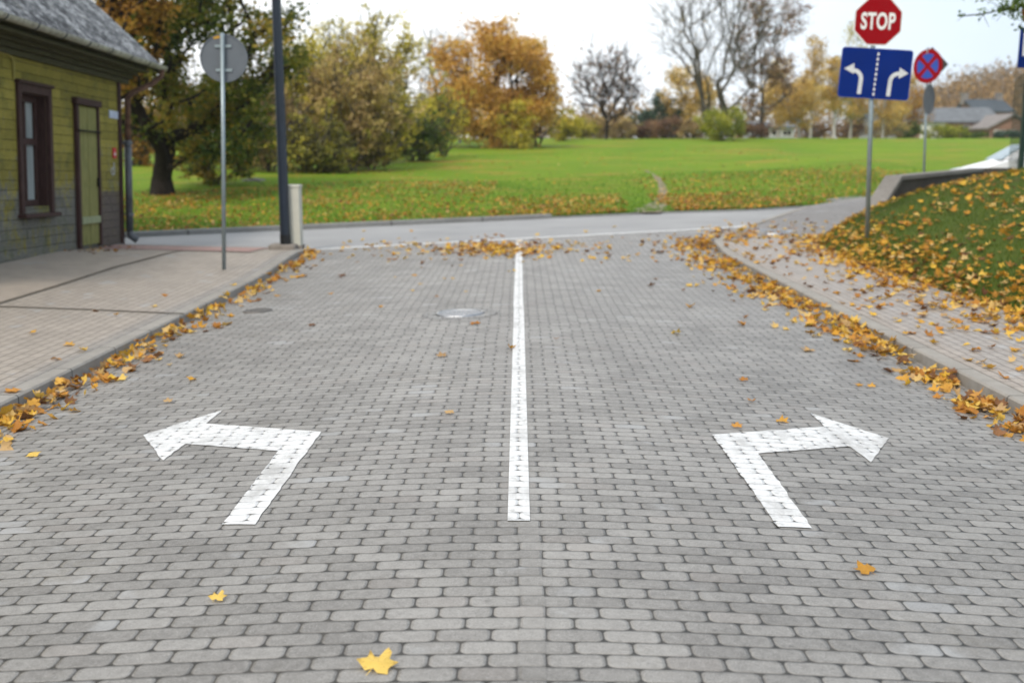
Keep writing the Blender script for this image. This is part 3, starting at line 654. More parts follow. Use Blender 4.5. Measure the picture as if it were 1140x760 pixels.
def roundpoly(pts, r, n=5):
    out = []; N = len(pts)
    for i in range(N):
        p = Vector(pts[i]); a = (Vector(pts[i - 1]) - p); b = (Vector(pts[(i + 1) % N]) - p)
        rr = min(r, a.length * .45, b.length * .45); a = p + a.normalized() * rr; b = p + b.normalized() * rr
        for k in range(n + 1):
            t = k / n; q = a * (1 - t) ** 2 + p * 2 * t * (1 - t) + b * t * t; out.append((q.x, q.y))
    return out
def inset(pts, d):
    c = sum((Vector(p) for p in pts), Vector((0, 0))) / len(pts)
    return [tuple(c + (Vector(p) - c) * (1 - d / (Vector(p) - c).length)) for p in pts]
def ribbon(pts, wd):
    pts = [Vector(p) for p in pts]; L, Rr = [], []
    for i, p in enumerate(pts):
        d = (pts[min(i + 1, len(pts) - 1)] - pts[max(i - 1, 0)]).normalized(); n = Vector((-d.y, d.x)) * wd / 2; L.append(tuple(p + n)); Rr.append(tuple(p - n))
    return L, Rr
class Board:
    """sign face seen at a photo point: local x right, y up, z towards the reader; sizes come from the distance"""
    def __init__(s, cu, cv, Y, root, yaw=0.0, fore=0.0):
        s.cu, s.cv = cu, cv; c = D(cu, cv, Y); s.k = proj(c)[2] / FPX
        a = R(yaw); s.M = root.matrix_world.inverted() @ Matrix(((math.cos(a), 0, math.sin(a) * 1.0, c[0]), (math.sin(a), 0, -math.cos(a), c[1] - fore), (0, 1, 0, c[2]), (0, 0, 0, 1)))
    def q(s, u, v): return ((u - s.cu) * s.k, -(v - s.cv) * s.k)
    def poly(s, mb, pts, z0, z1): mb.prism([s.q(*p) for p in pts][::-1], z0, z1, s.M)

def pole(root, base, top, r, mat, name='post'):
    mb = MB(); mb.tube([Vector(tuple(base)) - root.location - Vector((0, 0, .15)), Vector(tuple(top)) - root.location], r, 14); return mb.build(name, mat, root, smooth=True)
upd = bpy.context.view_layer.update

# round sign seen from behind
b = hit(249, 300, PL); Y = b[1]
sg = empty('round_sign', b, 'grey back of a round road sign on a thin pole on the left pavement', 'road sign'); upd()
pole(sg, b, D(247.5, 37, Y), 0.030, M['galv'])
bd_ = Board(249.3, 65, Y + 0.05, sg, yaw=4)
mb = MB(); bd_.poly(mb, [(249.3 + 26 * math.cos(t), 65 + 26 * math.sin(t)) for t in np.linspace(0, 2 * math.pi, 48, endpoint=False)], -0.012, 0.0); pl = mb.build('sign_plate', M['alu'], sg)
mb = MB(); n = 48
ring = [(26.2, -.016), (26.2, .012), (25.0, .012), (25.0, .0005)]
vs = [bd_.M @ Vector((r * bd_.k * math.cos(2 * math.pi * k / n), r * bd_.k * math.sin(2 * math.pi * k / n), z)) for k in range(n) for r, z in ring]
mb.add(vs, [(k * 4 + i, k * 4 + i + 1, ((k + 1) % n) * 4 + i + 1, ((k + 1) % n) * 4 + i) for k in range(n) for i in range(3)]); mb.build('rim', M['alu'], pl)
for v in (52, 78):
    mb = MB(); bd_.poly(mb, [(240, v - 1.4), (258, v - 1.4), (258, v + 1.4), (240, v + 1.4)], .001, .02); mb.build('clamp', M['galv'], sg)
mb = MB(); bd_.poly(mb, roundpoly([(238, 41.5), (245, 40), (246, 43.2), (239, 44.5)], 1), .001, .006); mb.build('yellow_sticker', flat('sticker_yellow', (.55, .3, .03), .6), sg)

# lamp post with footing, cabinet beside it
b = hit(318, 277.5, PL); Y = b[1]
lp = empty('lamp_post', b, 'tall dark navy lamp post with a concrete footing at the street corner', 'lamp post'); upd()
top = D(307.5, 0, Y); dirv = (top - b); top = b + dirv * (7.5 / dirv[2]); loc = Vector(tuple(b))
mb = MB(); mb.tube([Vector((0, 0, .02)), Vector(tuple(top - b))], [0.088, 0.068], 8); mb.build('shaft', M['navy'], lp)
mb = MB(); mb.tube([Vector((0, 0, .02)), Vector(tuple(dirv * (.25 / dirv[2])))], 0.092, 8); mb.build('sleeve', M['black'], lp)
mb = MB(); mb.prism(roundpoly([(-.26, -.2), (.2, -.2), (.2, .2), (-.26, .2)], .04), -.2, .09); mb.build('footing', M['cement'], lp, bevel=.02)
mb = MB(); hd = Vector(tuple(top - b)); mb.tube([hd, hd + Vector((.3, .1, .25)), hd + Vector((1.0, .3, .35))], .035, 8); mb.build('arm', M['navy'], lp)
mb = MB(); mb.prism(roundpoly([(-.3, -.12), (.35, -.08), (.35, .08), (-.3, .12)], .05), 0, .1, Matrix.Translation(hd + Vector((1.1, .33, .30)))); mb.build('lamp_head', M['navy'], lp, bevel=.02)
c0 = b + np.array([0.13, 0.2, 0]); cb = empty('utility_cabinet', c0, 'slim cream utility cabinet behind the dark lamp post', 'cabinet'); h_ = 1.09
mb = MB(); mb.prism(roundpoly([(-.16, -.12), (.115, -.12), (.115, .14), (-.16, .14)], .02), -.05, h_ - .05); mb.build('body', M['cab'], cb, bevel=.008)
mb = MB(); mb.prism(roundpoly([(-.17, -.13), (.125, -.13), (.125, .15), (-.17, .15)], .02), h_ - .047, h_); mb.build('lid', M['cab'], cb, bevel=.01)
mb = MB(); mb.prism([(-.18, -.14), (.135, -.14), (.135, .16), (-.18, .16)], -.1, .06); mb.build('plinth', M['cement'], cb)

# stop sign with lane board
b = hit(965.5, 265, B); Y = b[1]
st = empty('stop_sign', b, 'red octagonal STOP sign above a blue lane arrow board on a grey pole', 'road sign'); upd()
pole(st, b, D(973.5, -8, Y), 0.038, M['galv'])
o8 = Board(976.3, 24.3, Y, st, yaw=-3, fore=.06)
octo = lambda r, tilt=2: [(976.3 + r * math.cos(R(22.5 + 45 * k + tilt)), 24.3 + r * math.sin(R(22.5 + 45 * k + tilt))) for k in range(8)]
mb = MB(); o8.poly(mb, roundpoly(octo(28.6), 2), -.012, 0); bp = mb.build('stop_plate', M['white'], st)
mb = MB(); o8.poly(mb, roundpoly(octo(27.0), 2), .001, .003); mb.build('red_face', M['red'], bp)
tx = bpy.data.curves.new('stop', 'FONT'); tx.body = 'STOP'; tx.align_x = 'CENTER'; tx.align_y = 'CENTER'; tx.extrude = .004; tx.offset = .028; tx.space_character = 1.08
to = link(bpy.data.objects.new('stop_text', tx)); upd()
tm = bpy.data.meshes.new_from_object(to.evaluated_get(bpy.context.evaluated_depsgraph_get())); bpy.data.objects.remove(to)
co = np.array([v.co[:] for v in tm.vertices]); mn, mxx = co.min(0), co.max(0)
for v in tm.vertices:
    x_ = (v.co.x - (mn[0] + mxx[0]) / 2) / (mxx[0] - mn[0]) * 37.5 * o8.k; y_ = (v.co.y - (mn[1] + mxx[1]) / 2) / (mxx[1] - mn[1]) * 18.6 * o8.k
    v.co = o8.M @ Matrix.Rotation(R(-1.5), 4, 'Z') @ Vector((x_, y_, v.co.z + .006))
tm.materials.clear(); tm.materials.append(M['white']); link(bpy.data.objects.new('lettering', tm), bp)
lb = Board(973.3, 82, Y, st, yaw=0, fore=.06)
quad = [(935.6, 53.2), (1014.3, 57.6), (1011.2, 112.0), (932.2, 107.4)]
mb = MB(); lb.poly(mb, roundpoly(quad, 4), -.012, 0); lp_ = mb.build('lane_board', M['blue'], st)
mb = MB(); outer = roundpoly(quad, 4); inn = roundpoly(inset(quad, 1.1), 3.4); n = len(outer)
vs = [lb.M @ Vector((*lb.q(*p), z)) for p, z in [(p, .0015) for p in outer] + [(p, .0015) for p in inn]]
mb.add(vs, [(i, (i + 1) % n, n + (i + 1) % n, n + i) for i in range(n)]); mb.build('board_edge', flat('edge_blue', (.015, .05, .28), .45), lp_)
def curved_arrow(pts, head, wd=4.4):
    L, R2 = ribbon(pts, wd); mb = MB()
    for i in range(len(pts) - 1): lb.poly(mb, [L[i], L[i + 1], R2[i + 1], R2[i]][::-1], .001, .004)
    lb.poly(mb, head, .001, .0045); mb.build('lane_arrow', M['arrow'], lp_)
arc = lambda cx, cy, r, a0, a1: [(cx + r * math.cos(R(t)), cy + r * math.sin(R(t))) for t in np.linspace(a0, a1, 9)]
curved_arrow([(956, 104.5), (957.5, 88.5)] + arc(948.5, 87.8, 9, 0, -84) + [(947, 78.3)], [(938.4, 76.8), (949.5, 71.2), (949.0, 82.8)])
curved_arrow([(988.5, 107), (990, 91)] + arc(999, 91.6, 9, -178, -92) + [(1002, 82.3)], [(1009.8, 82.4), (1000, 76), (999.2, 88.0)])
for k in range(9):
    v0 = 60 + k * 5.4; mb = MB(); uu = 975.6 - (v0 - 60) * .075
    lb.poly(mb, [(uu - .95, v0), (uu + .95, v0), (uu + .75, v0 + 3.1), (uu - 1.15, v0 + 3.1)], .001, .004); mb.build('lane_dash', M['white'], lp_)
for v in (66, 100, 12, 40):
    mb = MB(); uu = 972.8 - (v - 24) * .032; q = D(uu, v, Y) - b; mb.box((q[0] - .06, q[1] - .055, q[2] - .02), (q[0] + .06, q[1] + .05, q[2] + .02)); mb.build('clamp', M['galv'], st)

# no-stopping sign
Y = 30.5; b = D(1029.5, 200, Y); b[2] = J(b[0], Y) - .05
ns = empty('no_stopping_sign', b, 'round blue and red no stopping sign on a thin pole behind the low wall', 'road sign'); upd()
pole(ns, b, D(1033, 53, Y), 0.032, M['galv'])
nb = Board(1032, 74, Y, ns, yaw=-54, fore=.05); ksc = nb.k
def ndisc(mb, r, z0, z1, n=40): mb.prism([(r * ksc * math.cos(t), r * ksc * math.sin(t)) for t in np.linspace(0, 2 * math.pi, n, endpoint=False)], z0, z1, nb.M)
mb = MB(); ndisc(mb, 18.5, -.01, 0); pl = mb.build('sign_plate', M['red'], ns)
mb = MB()
for q0 in range(4):
    a0, a1 = 90 * q0 + 45 + 11, 90 * q0 + 135 - 11
    pts = [(13.6 * ksc * math.cos(R(t)), 13.6 * ksc * math.sin(R(t))) for t in np.linspace(a0, a1, 12)] + [(3.2 * ksc * math.cos(R(90 * q0 + 90)), 3.2 * ksc * math.sin(R(90 * q0 + 90)))]
    mb.prism(pts, .001, .003, nb.M)
mb.build('blue_field', flat('field_blue', (.02, .07, .36), .45), pl)
db = Board(1036.5, 73, Y + .08, ns, yaw=-52); s_ = 21 * db.k
mb = MB(); mb.prism(roundpoly([(s_, 0), (0, s_ * .96), (-s_, 0), (0, -s_ * .96)], .03), -.012, 0, db.M); mb.build('diamond_plate', flat('plate_dark', (.07, .07, .065), .6), ns)
lb2 = Board(1034.5, 110.5, Y + .05, ns, yaw=49); mb = MB(); r_ = 16.5 * lb2.k
mb.prism([(r_ * math.cos(t), r_ * math.sin(t)) for t in np.linspace(0, 2 * math.pi, 36, endpoint=False)], -.01, 0.002, lb2.M); mb.build('lower_plate', flat('lower_plate_grey', (.11, .115, .125), .6), ns)

# parking sign and round sign at the right edge of the view
Y = 22.6; b = D(1153, 175, Y); b[2] = B(b[0], Y)
ps = empty('parking_sign', b, 'blue and white parking sign below a red rimmed round sign beside the fence post', 'road sign'); upd()
pole(ps, b, D(1156, -6, Y), 0.035, M['galv'])
pb = Board(1155, 53.5, Y, ps, yaw=0, fore=.055)
mb = MB(); pb.poly(mb, roundpoly([(1133.4, 32), (1177, 32), (1176.5, 75.5), (1132.6, 75.5)], 2.5), -.012, 0); pl = mb.build('parking_plate', M['blue'], ps)
mb = MB()
for q in ([(1137.5, 37), (1173, 37), (1173, 39.5), (1137.5, 39.5)], [(1137.5, 39.5), (1140, 39.5), (1140, 60), (1137.5, 60)], [(1170.5, 39.5), (1173, 39.5), (1173, 60), (1170.5, 60)], [(1137.5, 60), (1173, 60), (1173, 62.5), (1137.5, 62.5)]): pb.poly(mb, q, .001, .003)
mb.build('white_frame', M['white'], pl)
mb = MB(); pb.poly(mb, [(1149, 42), (1152.5, 42), (1152.5, 58.5), (1149, 58.5)], .001, .004)
L, R2 = ribbon([(1152, 43.6)] + arc(1156.5, 47.3, 3.8, -90, 90) + [(1152, 51.1)], 3.2)
for i in range(len(L) - 1): pb.poly(mb, [L[i], L[i + 1], R2[i + 1], R2[i]][::-1], .001, .004)
mb.build('letter', M['white'], pl)
rb = Board(1155.5, 13, Y, ps, fore=.055)
mb = MB(); rb.poly(mb, [(1155.5 + 19 * math.cos(t), 13 + 19 * math.sin(t)) for t in np.linspace(0, 2 * math.pi, 40, endpoint=False)], -.012, 0); pl = mb.build('round_plate', M['red'], ps)
mb = MB(); rb.poly(mb, [(1155.5 + 14.5 * math.cos(t), 13 + 14.5 * math.sin(t)) for t in np.linspace(0, 2 * math.pi, 40, endpoint=False)], .001, .003); mb.build('white_face', M['white'], pl)

# ================================================================== RETAINING WALL
A = hit(946, 257.5, PR); wd_ = np.array([.53, .848, 0.]); nrm = np.array([.848, -.53, 0.])
Bt = hit_plane(985.5, 195.5, A, nrm); Ct = hit_plane(1072, 189.5, A, nrm)
LB = (Bt - A) @ wd_; LC = (Ct - A) @ wd_
rw = empty('retaining_wall', A, 'low concrete retaining wall with a sloping end beside the leafy bank', 'wall'); upd()
Mw = Matrix(((wd_[0], 0, nrm[0], 0), (wd_[1], 0, nrm[1], 0), (0, 1, 0, 0), (0, 0, 0, 1)))
zb_, zc_ = Bt[2] - A[2], Bt[2] - A[2] + .03
mb = MB(); mb.prism([(0.05, -.6), (LC + 1, -.6), (LC + 1, zc_ - .1), (LB + .05, zb_ - .1), (.05, 0.0)][::-1], .04, .30, Mw); mb.build('wall_body', M['wallc'], rw)
mb = MB(); mb.prism([(-.06, -.12), (0.06, -.1), (LB + .03, zb_ - .1), (LC + 1.05, zc_ - .1), (LC + 1.05, zc_), (LB - .02, zb_), (-.06, .02)][::-1], 0.0, .36, Mw); mb.build('coping', M['coping'], rw, bevel=.015)
endp = A + wd_ * (LC + 1) ; bkY = endp[1]
bank2 = MB(); bank2.box((0, -.15, -1.4), (18, .15, .0)); o = bank2.build('rear_wall', M['wallc'], rw); o.location = (endp[0] - A[0], endp[1] - A[1], zc_)
print('WALL A', A, 'B', Bt, 'C', Ct, LB, LC, endp)

# ================================================================== FENCE
p0 = D(1137.5, 172, 23.2); p1 = D(1124, 168, 26.4)
fn_ = empty('mesh_fence', (p0[0], p0[1], B(p0[0], p0[1])), 'dark green mesh fence with a square post on top of the bank', 'fence')
def fence_rel(x, y, z): return Vector((x, y, z)) - fn_.location
dv = np.array([p1[0] - p0[0], p1[1] - p0[1]]); Lf = np.hypot(*dv); du = dv / Lf
for k, t in enumerate((0.0, 1.0)):
    x, y = p0[0] + dv[0] * t, p0[1] + dv[1] * t; g = B(x, y)
    if k == 0:
        mb = MB(); q = fence_rel(x, y, g); mb.box((q.x - .045, q.y - .045, q.z - .3), (q.x + .045, q.y + .045, q.z + 2.12)); mb.box((q.x - .05, q.y - .05, q.z + 2.12), (q.x + .05, q.y + .05, q.z + 2.15)); mb.build('post', M['green'], fn_)
mb = MB()
for i in range(int(Lf / .16) + 1):
    t = i * .16 / Lf; x, y = p0[0] + dv[0] * t, p0[1] + dv[1] * t; g = B(p0[0], p0[1])
    mb.tube([fence_rel(x, y, g - .5), fence_rel(x, y, g + 2.03)], .003, 4, caps=False)
for z in np.arange(-.4, 2.04, .2):
    nb_ = 0.0; off = Vector((du[1], -du[0], 0)) * nb_
    for s2 in (0.0,):
        mb.tube([fence_rel(p0[0], p0[1], g + z) + off + Vector((du[1] * s2, -du[0] * s2, 0)), fence_rel(p1[0], p1[1], g + z) + off + Vector((du[1] * s2, -du[0] * s2, 0))], .005, 4, caps=False)
mb.build('mesh_panel', M['green'], fn_)
x, y = p0[0] - dv[0] * 1.1, p0[1] - dv[1] * 1.1

# ================================================================== CAR
M['carw'] = flat('white_car_paint', (0.75, 0.76, 0.77), 0.25, 0.5, var=.02); M['cglass'] = flat('car_glass', (0.22, 0.30, 0.33), 0.08, 0.6, var=.2, scale=2)
M['tyre'] = flat('tyre_rubber', (0.02, 0.02, 0.02), .8); M['rimm'] = flat('wheel_rim', (.4, .4, .41), .4, metal=.7); M['lens'] = flat('headlight_lens', (.6, .62, .65), .1, .6)
cx = D(1060, 190, 34.3)[0]; car = empty('parked_car', (cx, 34.3, J(cx + 2, 34.3) - .12), 'white car parked behind the low wall, only bonnet and windscreen showing', 'car')
car.rotation_euler = (0, -math.atan(.05), R(-4))
# side profile (x back from the nose, z up), lofted across y
pf = [(0.02, .35), (0.0, .55), (.06, .72), (.35, .84), (1.0, .98), (1.35, 1.06), (3.7, 1.02), (4.25, .98), (4.3, .6), (4.25, .35)]
mb = MB()
secs = [(-.86, .93, -.02), (-.83, .985, .0), (-.55, 1.0, .0), (0, 1.0, .03), (.55, 1.0, .0), (.83, .985, .0), (.86, .93, -.02)]
vs = [];
for yy, sc, up in secs:
    k_ = abs(yy) / .86
    for i, (px_, pz) in enumerate(pf):
        vs.append((px_ * sc + (1 - sc) * 2.1 + .18 * k_ ** 3 * (px_ < .5), yy, pz + up * (pz > .6) - .06 * k_ ** 2 * (pz > .7)))
n = len(pf); fs = [(j * n + i, j * n + (i + 1) % n, (j + 1) * n + (i + 1) % n, (j + 1) * n + i) for j in range(len(secs) - 1) for i in range(n)] + [tuple(range(n)), tuple(range(len(vs) - 1, len(vs) - n - 1, -1))]
mb.add(vs, fs); body = mb.build('body', M['carw'], car, smooth=False, bevel=.03)
gh = [(1.25, 1.03), (2.0, 1.43), (2.5, 1.49), (3.3, 1.45), (3.95, 1.03)]
mb = MB(); mb.prism([(x_, z_) for x_, z_ in gh], -.62, .62, Matrix(((1, 0, 0, 0), (0, 0, 1, 0), (0, 1, 0, 0), (0, 0, 0, 1)))); mb.build('roof', M['carw'], car, bevel=.05)
mb = MB(); mb.add([(1.22, -.66, 1.035), (1.22, .66, 1.035), (1.97, .55, 1.435), (1.97, -.55, 1.435)], [(0, 1, 2, 3)]); o = mb.build('windscreen', M['cglass'], car); o.modifiers.new('s', 'SOLIDIFY').thickness = .02
for sy in (-1, 1):
    mb = MB(); mb.box((1.95, sy * .63 - .012, 1.09), (3.5, sy * .63 + .012, 1.38)); mb.build('side_window', M['cglass'], car)
    mb = MB(); mb.prism(roundpoly([(.1, .62), (.55, .70), (.5, .84), (.2, .78)], .04), sy * .74 - .06, sy * .74 + .06, Matrix(((1, 0, 0, 0), (0, 0, 1, 0), (0, 1, 0, 0), (0, 0, 0, 1)))); mb.build('headlight', M['lens'], car)
    mb = MB(); mb.box((1.55, sy * .92 - .08, 1.02), (1.68, sy * .92 + .08, 1.14)); mb.build('mirror', M['carw'], car, bevel=.03)
    for wx in (.78, 3.4):
        mb = MB(); mb.tube([(wx, sy * .72, .31), (wx, sy * .9, .31)], .31, 24); wh = mb.build('wheel', M['tyre'], car)
        mb = MB(); mb.tube([(wx, sy * .9, .31), (wx, sy * .915, .31)], .2, 20); mb.build('rim', M['rimm'], wh)

# ================================================================== VEGETATION
def leaf_quads(cent, size, tint, up=0.35, aspect=0.62):
    """one bent rhombus per leaf"""
    n = len(cent); nrm = rng.normal(size=(n, 3)); nrm[:, 2] = np.abs(nrm[:, 2]) + up; nrm /= np.linalg.norm(nrm, axis=1)[:, None]
    a = rng.normal(size=(n, 3)); a -= nrm * (a * nrm).sum(1)[:, None]; a /= np.linalg.norm(a, axis=1)[:, None]; b = np.cross(nrm, a)
    s = (size * rng.uniform(0.6, 1.3, n))[:, None]
    V = np.stack([cent - a * s, cent - b * s * aspect + nrm * s * .15, cent + a * s, cent + b * s * aspect + nrm * s * .15], 1).reshape(-1, 3)
    return V, np.arange(n * 4).reshape(n, 4), tint

def grow(base, trunk, pts, bias=0.55, wob=0.05):
    """joins every crown point to the nearest lower branch: nodes, parents"""
    nodes = [np.array(base, float)]; par = [-1]; plen = [0.0]
    for q in trunk:
        q = np.array(q, float); par.append(len(nodes) - 1); plen.append(plen[-1] + np.linalg.norm(q - nodes[-1])); nodes.append(q)
    first = max(1, int(len(trunk) * 0.5)); root = nodes[first]
    order = np.argsort(np.linalg.norm(pts - root, axis=1))
    ends = []
    for i in order:
        q = pts[i]; N = np.array(nodes[first:]); dist = np.linalg.norm(N - q, axis=1)
        cost = dist + bias * np.array(plen[first:]) * (dist > 0) + 0.6 * np.maximum(0, N[:, 2] - q[2])
        j = int(np.argmin(cost)) + first; p = nodes[j]; d = np.linalg.norm(q - p)
        mid = (p + q) / 2 + rng.normal(size=3) * wob * d; mid[2] -= 0.05 * d
        nodes.append(mid); par.append(j); plen.append(plen[j] + d * .5)
        nodes.append(q); par.append(len(nodes) - 2); plen.append(plen[-1] + d * .5); ends.append(len(nodes) - 1)
    return np.array(nodes), np.array(par), np.array(ends)

def limbs(nodes, par, r_tip, r_base, power=0.5, sides=5, taper_roots=1.35):
    cnt = np.zeros(len(nodes)); has = np.zeros(len(nodes), bool); has[par[1:]] = True; cnt[~has] = 1
    for i in range(len(nodes) - 1, 0, -1): cnt[par[i]] += cnt[i]
    rad = r_tip + (r_base - r_tip) * (cnt / cnt[0]) ** power; rad[0] *= taper_roots
    V, F = [], []; e = np.arange(1, len(nodes)); a = nodes[par[e]]; b = nodes[e]; ra = np.minimum(rad[par[e]], rad[e] * 1.5 + .002); rb = rad[e]
    ra[par[e] == 0] = rad[0]
    d = b - a; L = np.linalg.norm(d, axis=1)[:, None] + 1e-9; d = d / L; b = b + d * rb[:, None] * .3
    h = np.where(np.abs(d[:, 2:3]) > .9, np.array([[1.0, 0, 0]]), np.array([[0, 0, 1.0]])); u = np.cross(d, h); u /= np.linalg.norm(u, axis=1)[:, None]; v = np.cross(d, u)
    t = np.arange(sides) * 2 * np.pi / sides
    ringA = a[:, None] + ra[:, None, None] * (u[:, None] * np.cos(t)[None, :, None] + v[:, None] * np.sin(t)[None, :, None])
    ringB = b[:, None] + rb[:, None, None] * (u[:, None] * np.cos(t)[None, :, None] + v[:, None] * np.sin(t)[None, :, None])
    V = np.concatenate([ringA, ringB], 1).reshape(-1, 3); k = np.arange(sides); k2 = (k + 1) % sides
    f = np.stack([k, k2, k2 + sides, k + sides], 1); F = (np.arange(len(e))[:, None, None] * 2 * sides + f[None]).reshape(-1, 4)
    return V, F

def ellipsoid(n, c, r, lo=-1.0, hole=0.0, shell=0.0, profile=None):
    out = []; ph = rng.uniform(0, 6, 6)
    while len(out) < n:
        p = rng.uniform(-1, 1, 3)
        if p[2] < lo: continue
        rr = np.linalg.norm(p)
        if profile is not None:
            if np.hypot(p[0], p[1]) > profile((p[2] + 1) / 2): continue
        else:
            lim = 1.0 + 0.16 * math.sin(3 * math.atan2(p[1], p[0]) + ph[0]) * math.sin(4 * p[2] + ph[1]) + 0.08 * math.sin(7 * p[0] + ph[2]) * math.sin(6 * p[2] + ph[3])
            if rr > lim or rr < shell * rng.random(): continue
        if hole and math.sin(5 * p[0] + ph[4]) * math.sin(5 * p[2] + ph[5]) > 1 - hole: continue
        out.append(np.array(c) + p * np.array(r))
    return np.array(out)

LV = {}
def lv(name, *cols):
    n = len(cols); LV[name] = leafmat(name, [(i / max(1, n - 1), c) for i, c in enumerate(cols)]); return LV[name]
lv('oak_leaves', (0.030, 0.055, 0.010), (0.075, 0.115, 0.016), (0.15, 0.175, 0.024), (0.26, 0.235, 0.032), (0.40, 0.27, 0.04))
lv('rust_leaves', (0.16, 0.075, 0.018), (0.32, 0.16, 0.03), (0.45, 0.24, 0.04), (0.52, 0.32, 0.06))
lv('orange_leaves', (0.24, 0.13, 0.035), (0.48, 0.25, 0.05), (0.63, 0.36, 0.07), (0.68, 0.46, 0.11))
lv('yellow_leaves', (0.25, 0.23, 0.035), (0.45, 0.39, 0.045), (0.62, 0.52, 0.06), (0.70, 0.58, 0.10))
lv('olive_leaves', (0.17, 0.165, 0.035), (0.34, 0.31, 0.055), (0.50, 0.43, 0.065), (0.62, 0.52, 0.09))
lv('tan_leaves', (0.22, 0.155, 0.08), (0.36, 0.255, 0.12), (0.47, 0.34, 0.14), (0.56, 0.44, 0.15))
lv('brown_leaves', (0.11, 0.065, 0.045), (0.19, 0.11, 0.07), (0.28, 0.16, 0.09), (0.36, 0.22, 0.11))
lv('green_leaves', (0.045, 0.085, 0.02), (0.09, 0.15, 0.03), (0.14, 0.20, 0.035), (0.20, 0.25, 0.045))
lv('lime_leaves', (0.12, 0.16, 0.02), (0.22, 0.26, 0.025), (0.33, 0.34, 0.035), (0.42, 0.41, 0.045))
lv('fir_needles', (0.025, 0.055, 0.04), (0.045, 0.085, 0.06), (0.07, 0.12, 0.08), (0.10, 0.15, 0.09))
lv('gold_leaves', (0.36, 0.24, 0.075), (0.56, 0.38, 0.10), (0.68, 0.48, 0.14), (0.72, 0.56, 0.22))

def tree(name, label, cat, u, Y, vtop, hw, leaves, nl, lsize, bark_='bark_grey', npts=120, rtip=0.012, rbase=0.15, spread=0.5, cz=None, low=0.12, trunk_h=0.3, stems=1, group=None,
         profile=None, hole=0.25, tintbias=0.0, lean=0.0, shell=0.45, vbase=None, parts=('trunk', 'crown'), power=0.5, bare=0.0, depth=1.0, twigs=0, twl=1.0):
    k = proj(D(u, 160, Y))[2] / FPX; x0 = D(u, 160, Y)[0]; zb = T(x0, Y) if vbase is None else D(u, vbase, Y)[2]
    H = D(u, vtop, Y)[2] - zb; rx = hw * k; zc = zb + H * (low + (1 - low) / 2); rz_ = H * (1 - low) / 2
    root = empty(name, (x0, Y, zb), label, cat, group)
    pts = ellipsoid(npts, (lean * k, 0, zc - zb), (rx, rx * depth, rz_), hole=hole, shell=shell, profile=profile)
    Vb, Fb, off = [], [], 0; allp = []
    for s_ in range(stems):
        if stems == 1: sub = pts; bx_ = np.zeros(3); topx = np.array([lean * k * .3, 0, H * trunk_h])
        else:
            ang = np.arctan2(pts[:, 1], pts[:, 0] - lean * k) + math.pi; sub = pts[((ang / (2 * math.pi) * stems).astype(int) % stems) == s_]
            th = (s_ + .5) / stems * 2 * math.pi - math.pi; bx_ = np.array([math.cos(th), math.sin(th), 0]) * rbase * 0.8; topx = bx_ * 1.0 + np.array([math.cos(th) * rx * .16, math.sin(th) * rx * .16, H * trunk_h])
        if len(sub) == 0: continue
        tk = [bx_ * (1 - t) + topx * t + np.array([rng.normal() * .05 * rbase * 3, rng.normal() * .05, 0]) for t in np.linspace(.2, 1, 5)]
        tk = [np.array([*(q[:2]), bx_[2] * (1 - t) + topx[2] * t]) for q, t in zip(tk, np.linspace(.2, 1, 5))]
        nodes, par, ends = grow(bx_ + np.array([0, 0, -.15]), tk, sub)
        if twigs:
            src = np.repeat(ends, twigs); dd = nodes[src] - nodes[par[par[src]]]; dd /= np.linalg.norm(dd, axis=1)[:, None] + 1e-6
            dd = dd * .7 + rng.normal(size=dd.shape) * .55 + np.array([0, 0, .35]); tips = nodes[src] + dd * twl * rng.uniform(.5, 1.2, len(src))[:, None]
            nodes = np.concatenate([nodes, tips]); par = np.concatenate([par, src])
        v, f = limbs(nodes, par, rtip, rbase / math.sqrt(stems), power=power, sides=6); Vb.append(v); Fb.append(f + off); off += len(v); allp.append(nodes[ends])
        if twigs: allp.append(tips[rng.random(len(tips)) < .45])
    np_mesh(parts[0], np.concatenate(Vb), np.concatenate(Fb), M[bark_], root, smooth=True)
    P_ = np.concatenate(allp)
    if bare: P_ = P_[rng.random(len(P_)) > bare]
    per = max(1, nl // len(P_)); sig = spread * (rx * rx * depth * rz_ / len(P_)) ** (1 / 3)
    C_ = np.repeat(P_, per, 0); ct = np.repeat(rng.normal(size=len(P_)) * .25, per)
    C_ = C_ + rng.normal(size=C_.shape) * sig * np.array([1, 1, .75]); C_[:, 2] = np.maximum(C_[:, 2], .05)
    rel = C_[:, 2] / H
    tint = np.clip(.5 + ct + rng.normal(size=len(C_)) * .2 + tintbias, 0, 1)
    v, f, t = leaf_quads(C_, lsize, tint)
    np_mesh(parts[1], v, f, LV[leaves] if isinstance(leaves, str) else leaves, root, tint=t)
    return root
SH = ('stems', 'foliage')
cone_p = lambda t: max(0.03, (1 - t) ** .8)
birch_p = lambda t: max(.04, min(1, 1.9 * t + .25) * (1 - t) ** .55)

# --- large oak behind the house
oak = tree('oak_tree', 'huge dark oak with a thick leaning trunk behind the yellow house', 'tree', 178, 35.5, -150, 118, 'oak_leaves', 30000, .085, 'bark_dark', 200, .014, .31, spread=.42, low=.07, trunk_h=.17, hole=.45, lean=34, vbase=212, shell=.5)
# rusty maple to the left, partly hidden by the roof
tree('maple_tree', 'rusty orange maple showing above the grey roof of the yellow house', 'tree', 104, 31, -80, 44, 'rust_leaves', 4200, .085, 'bark_dark', 90, .012, .2, low=.42, trunk_h=.35, hole=.15, lean=46)
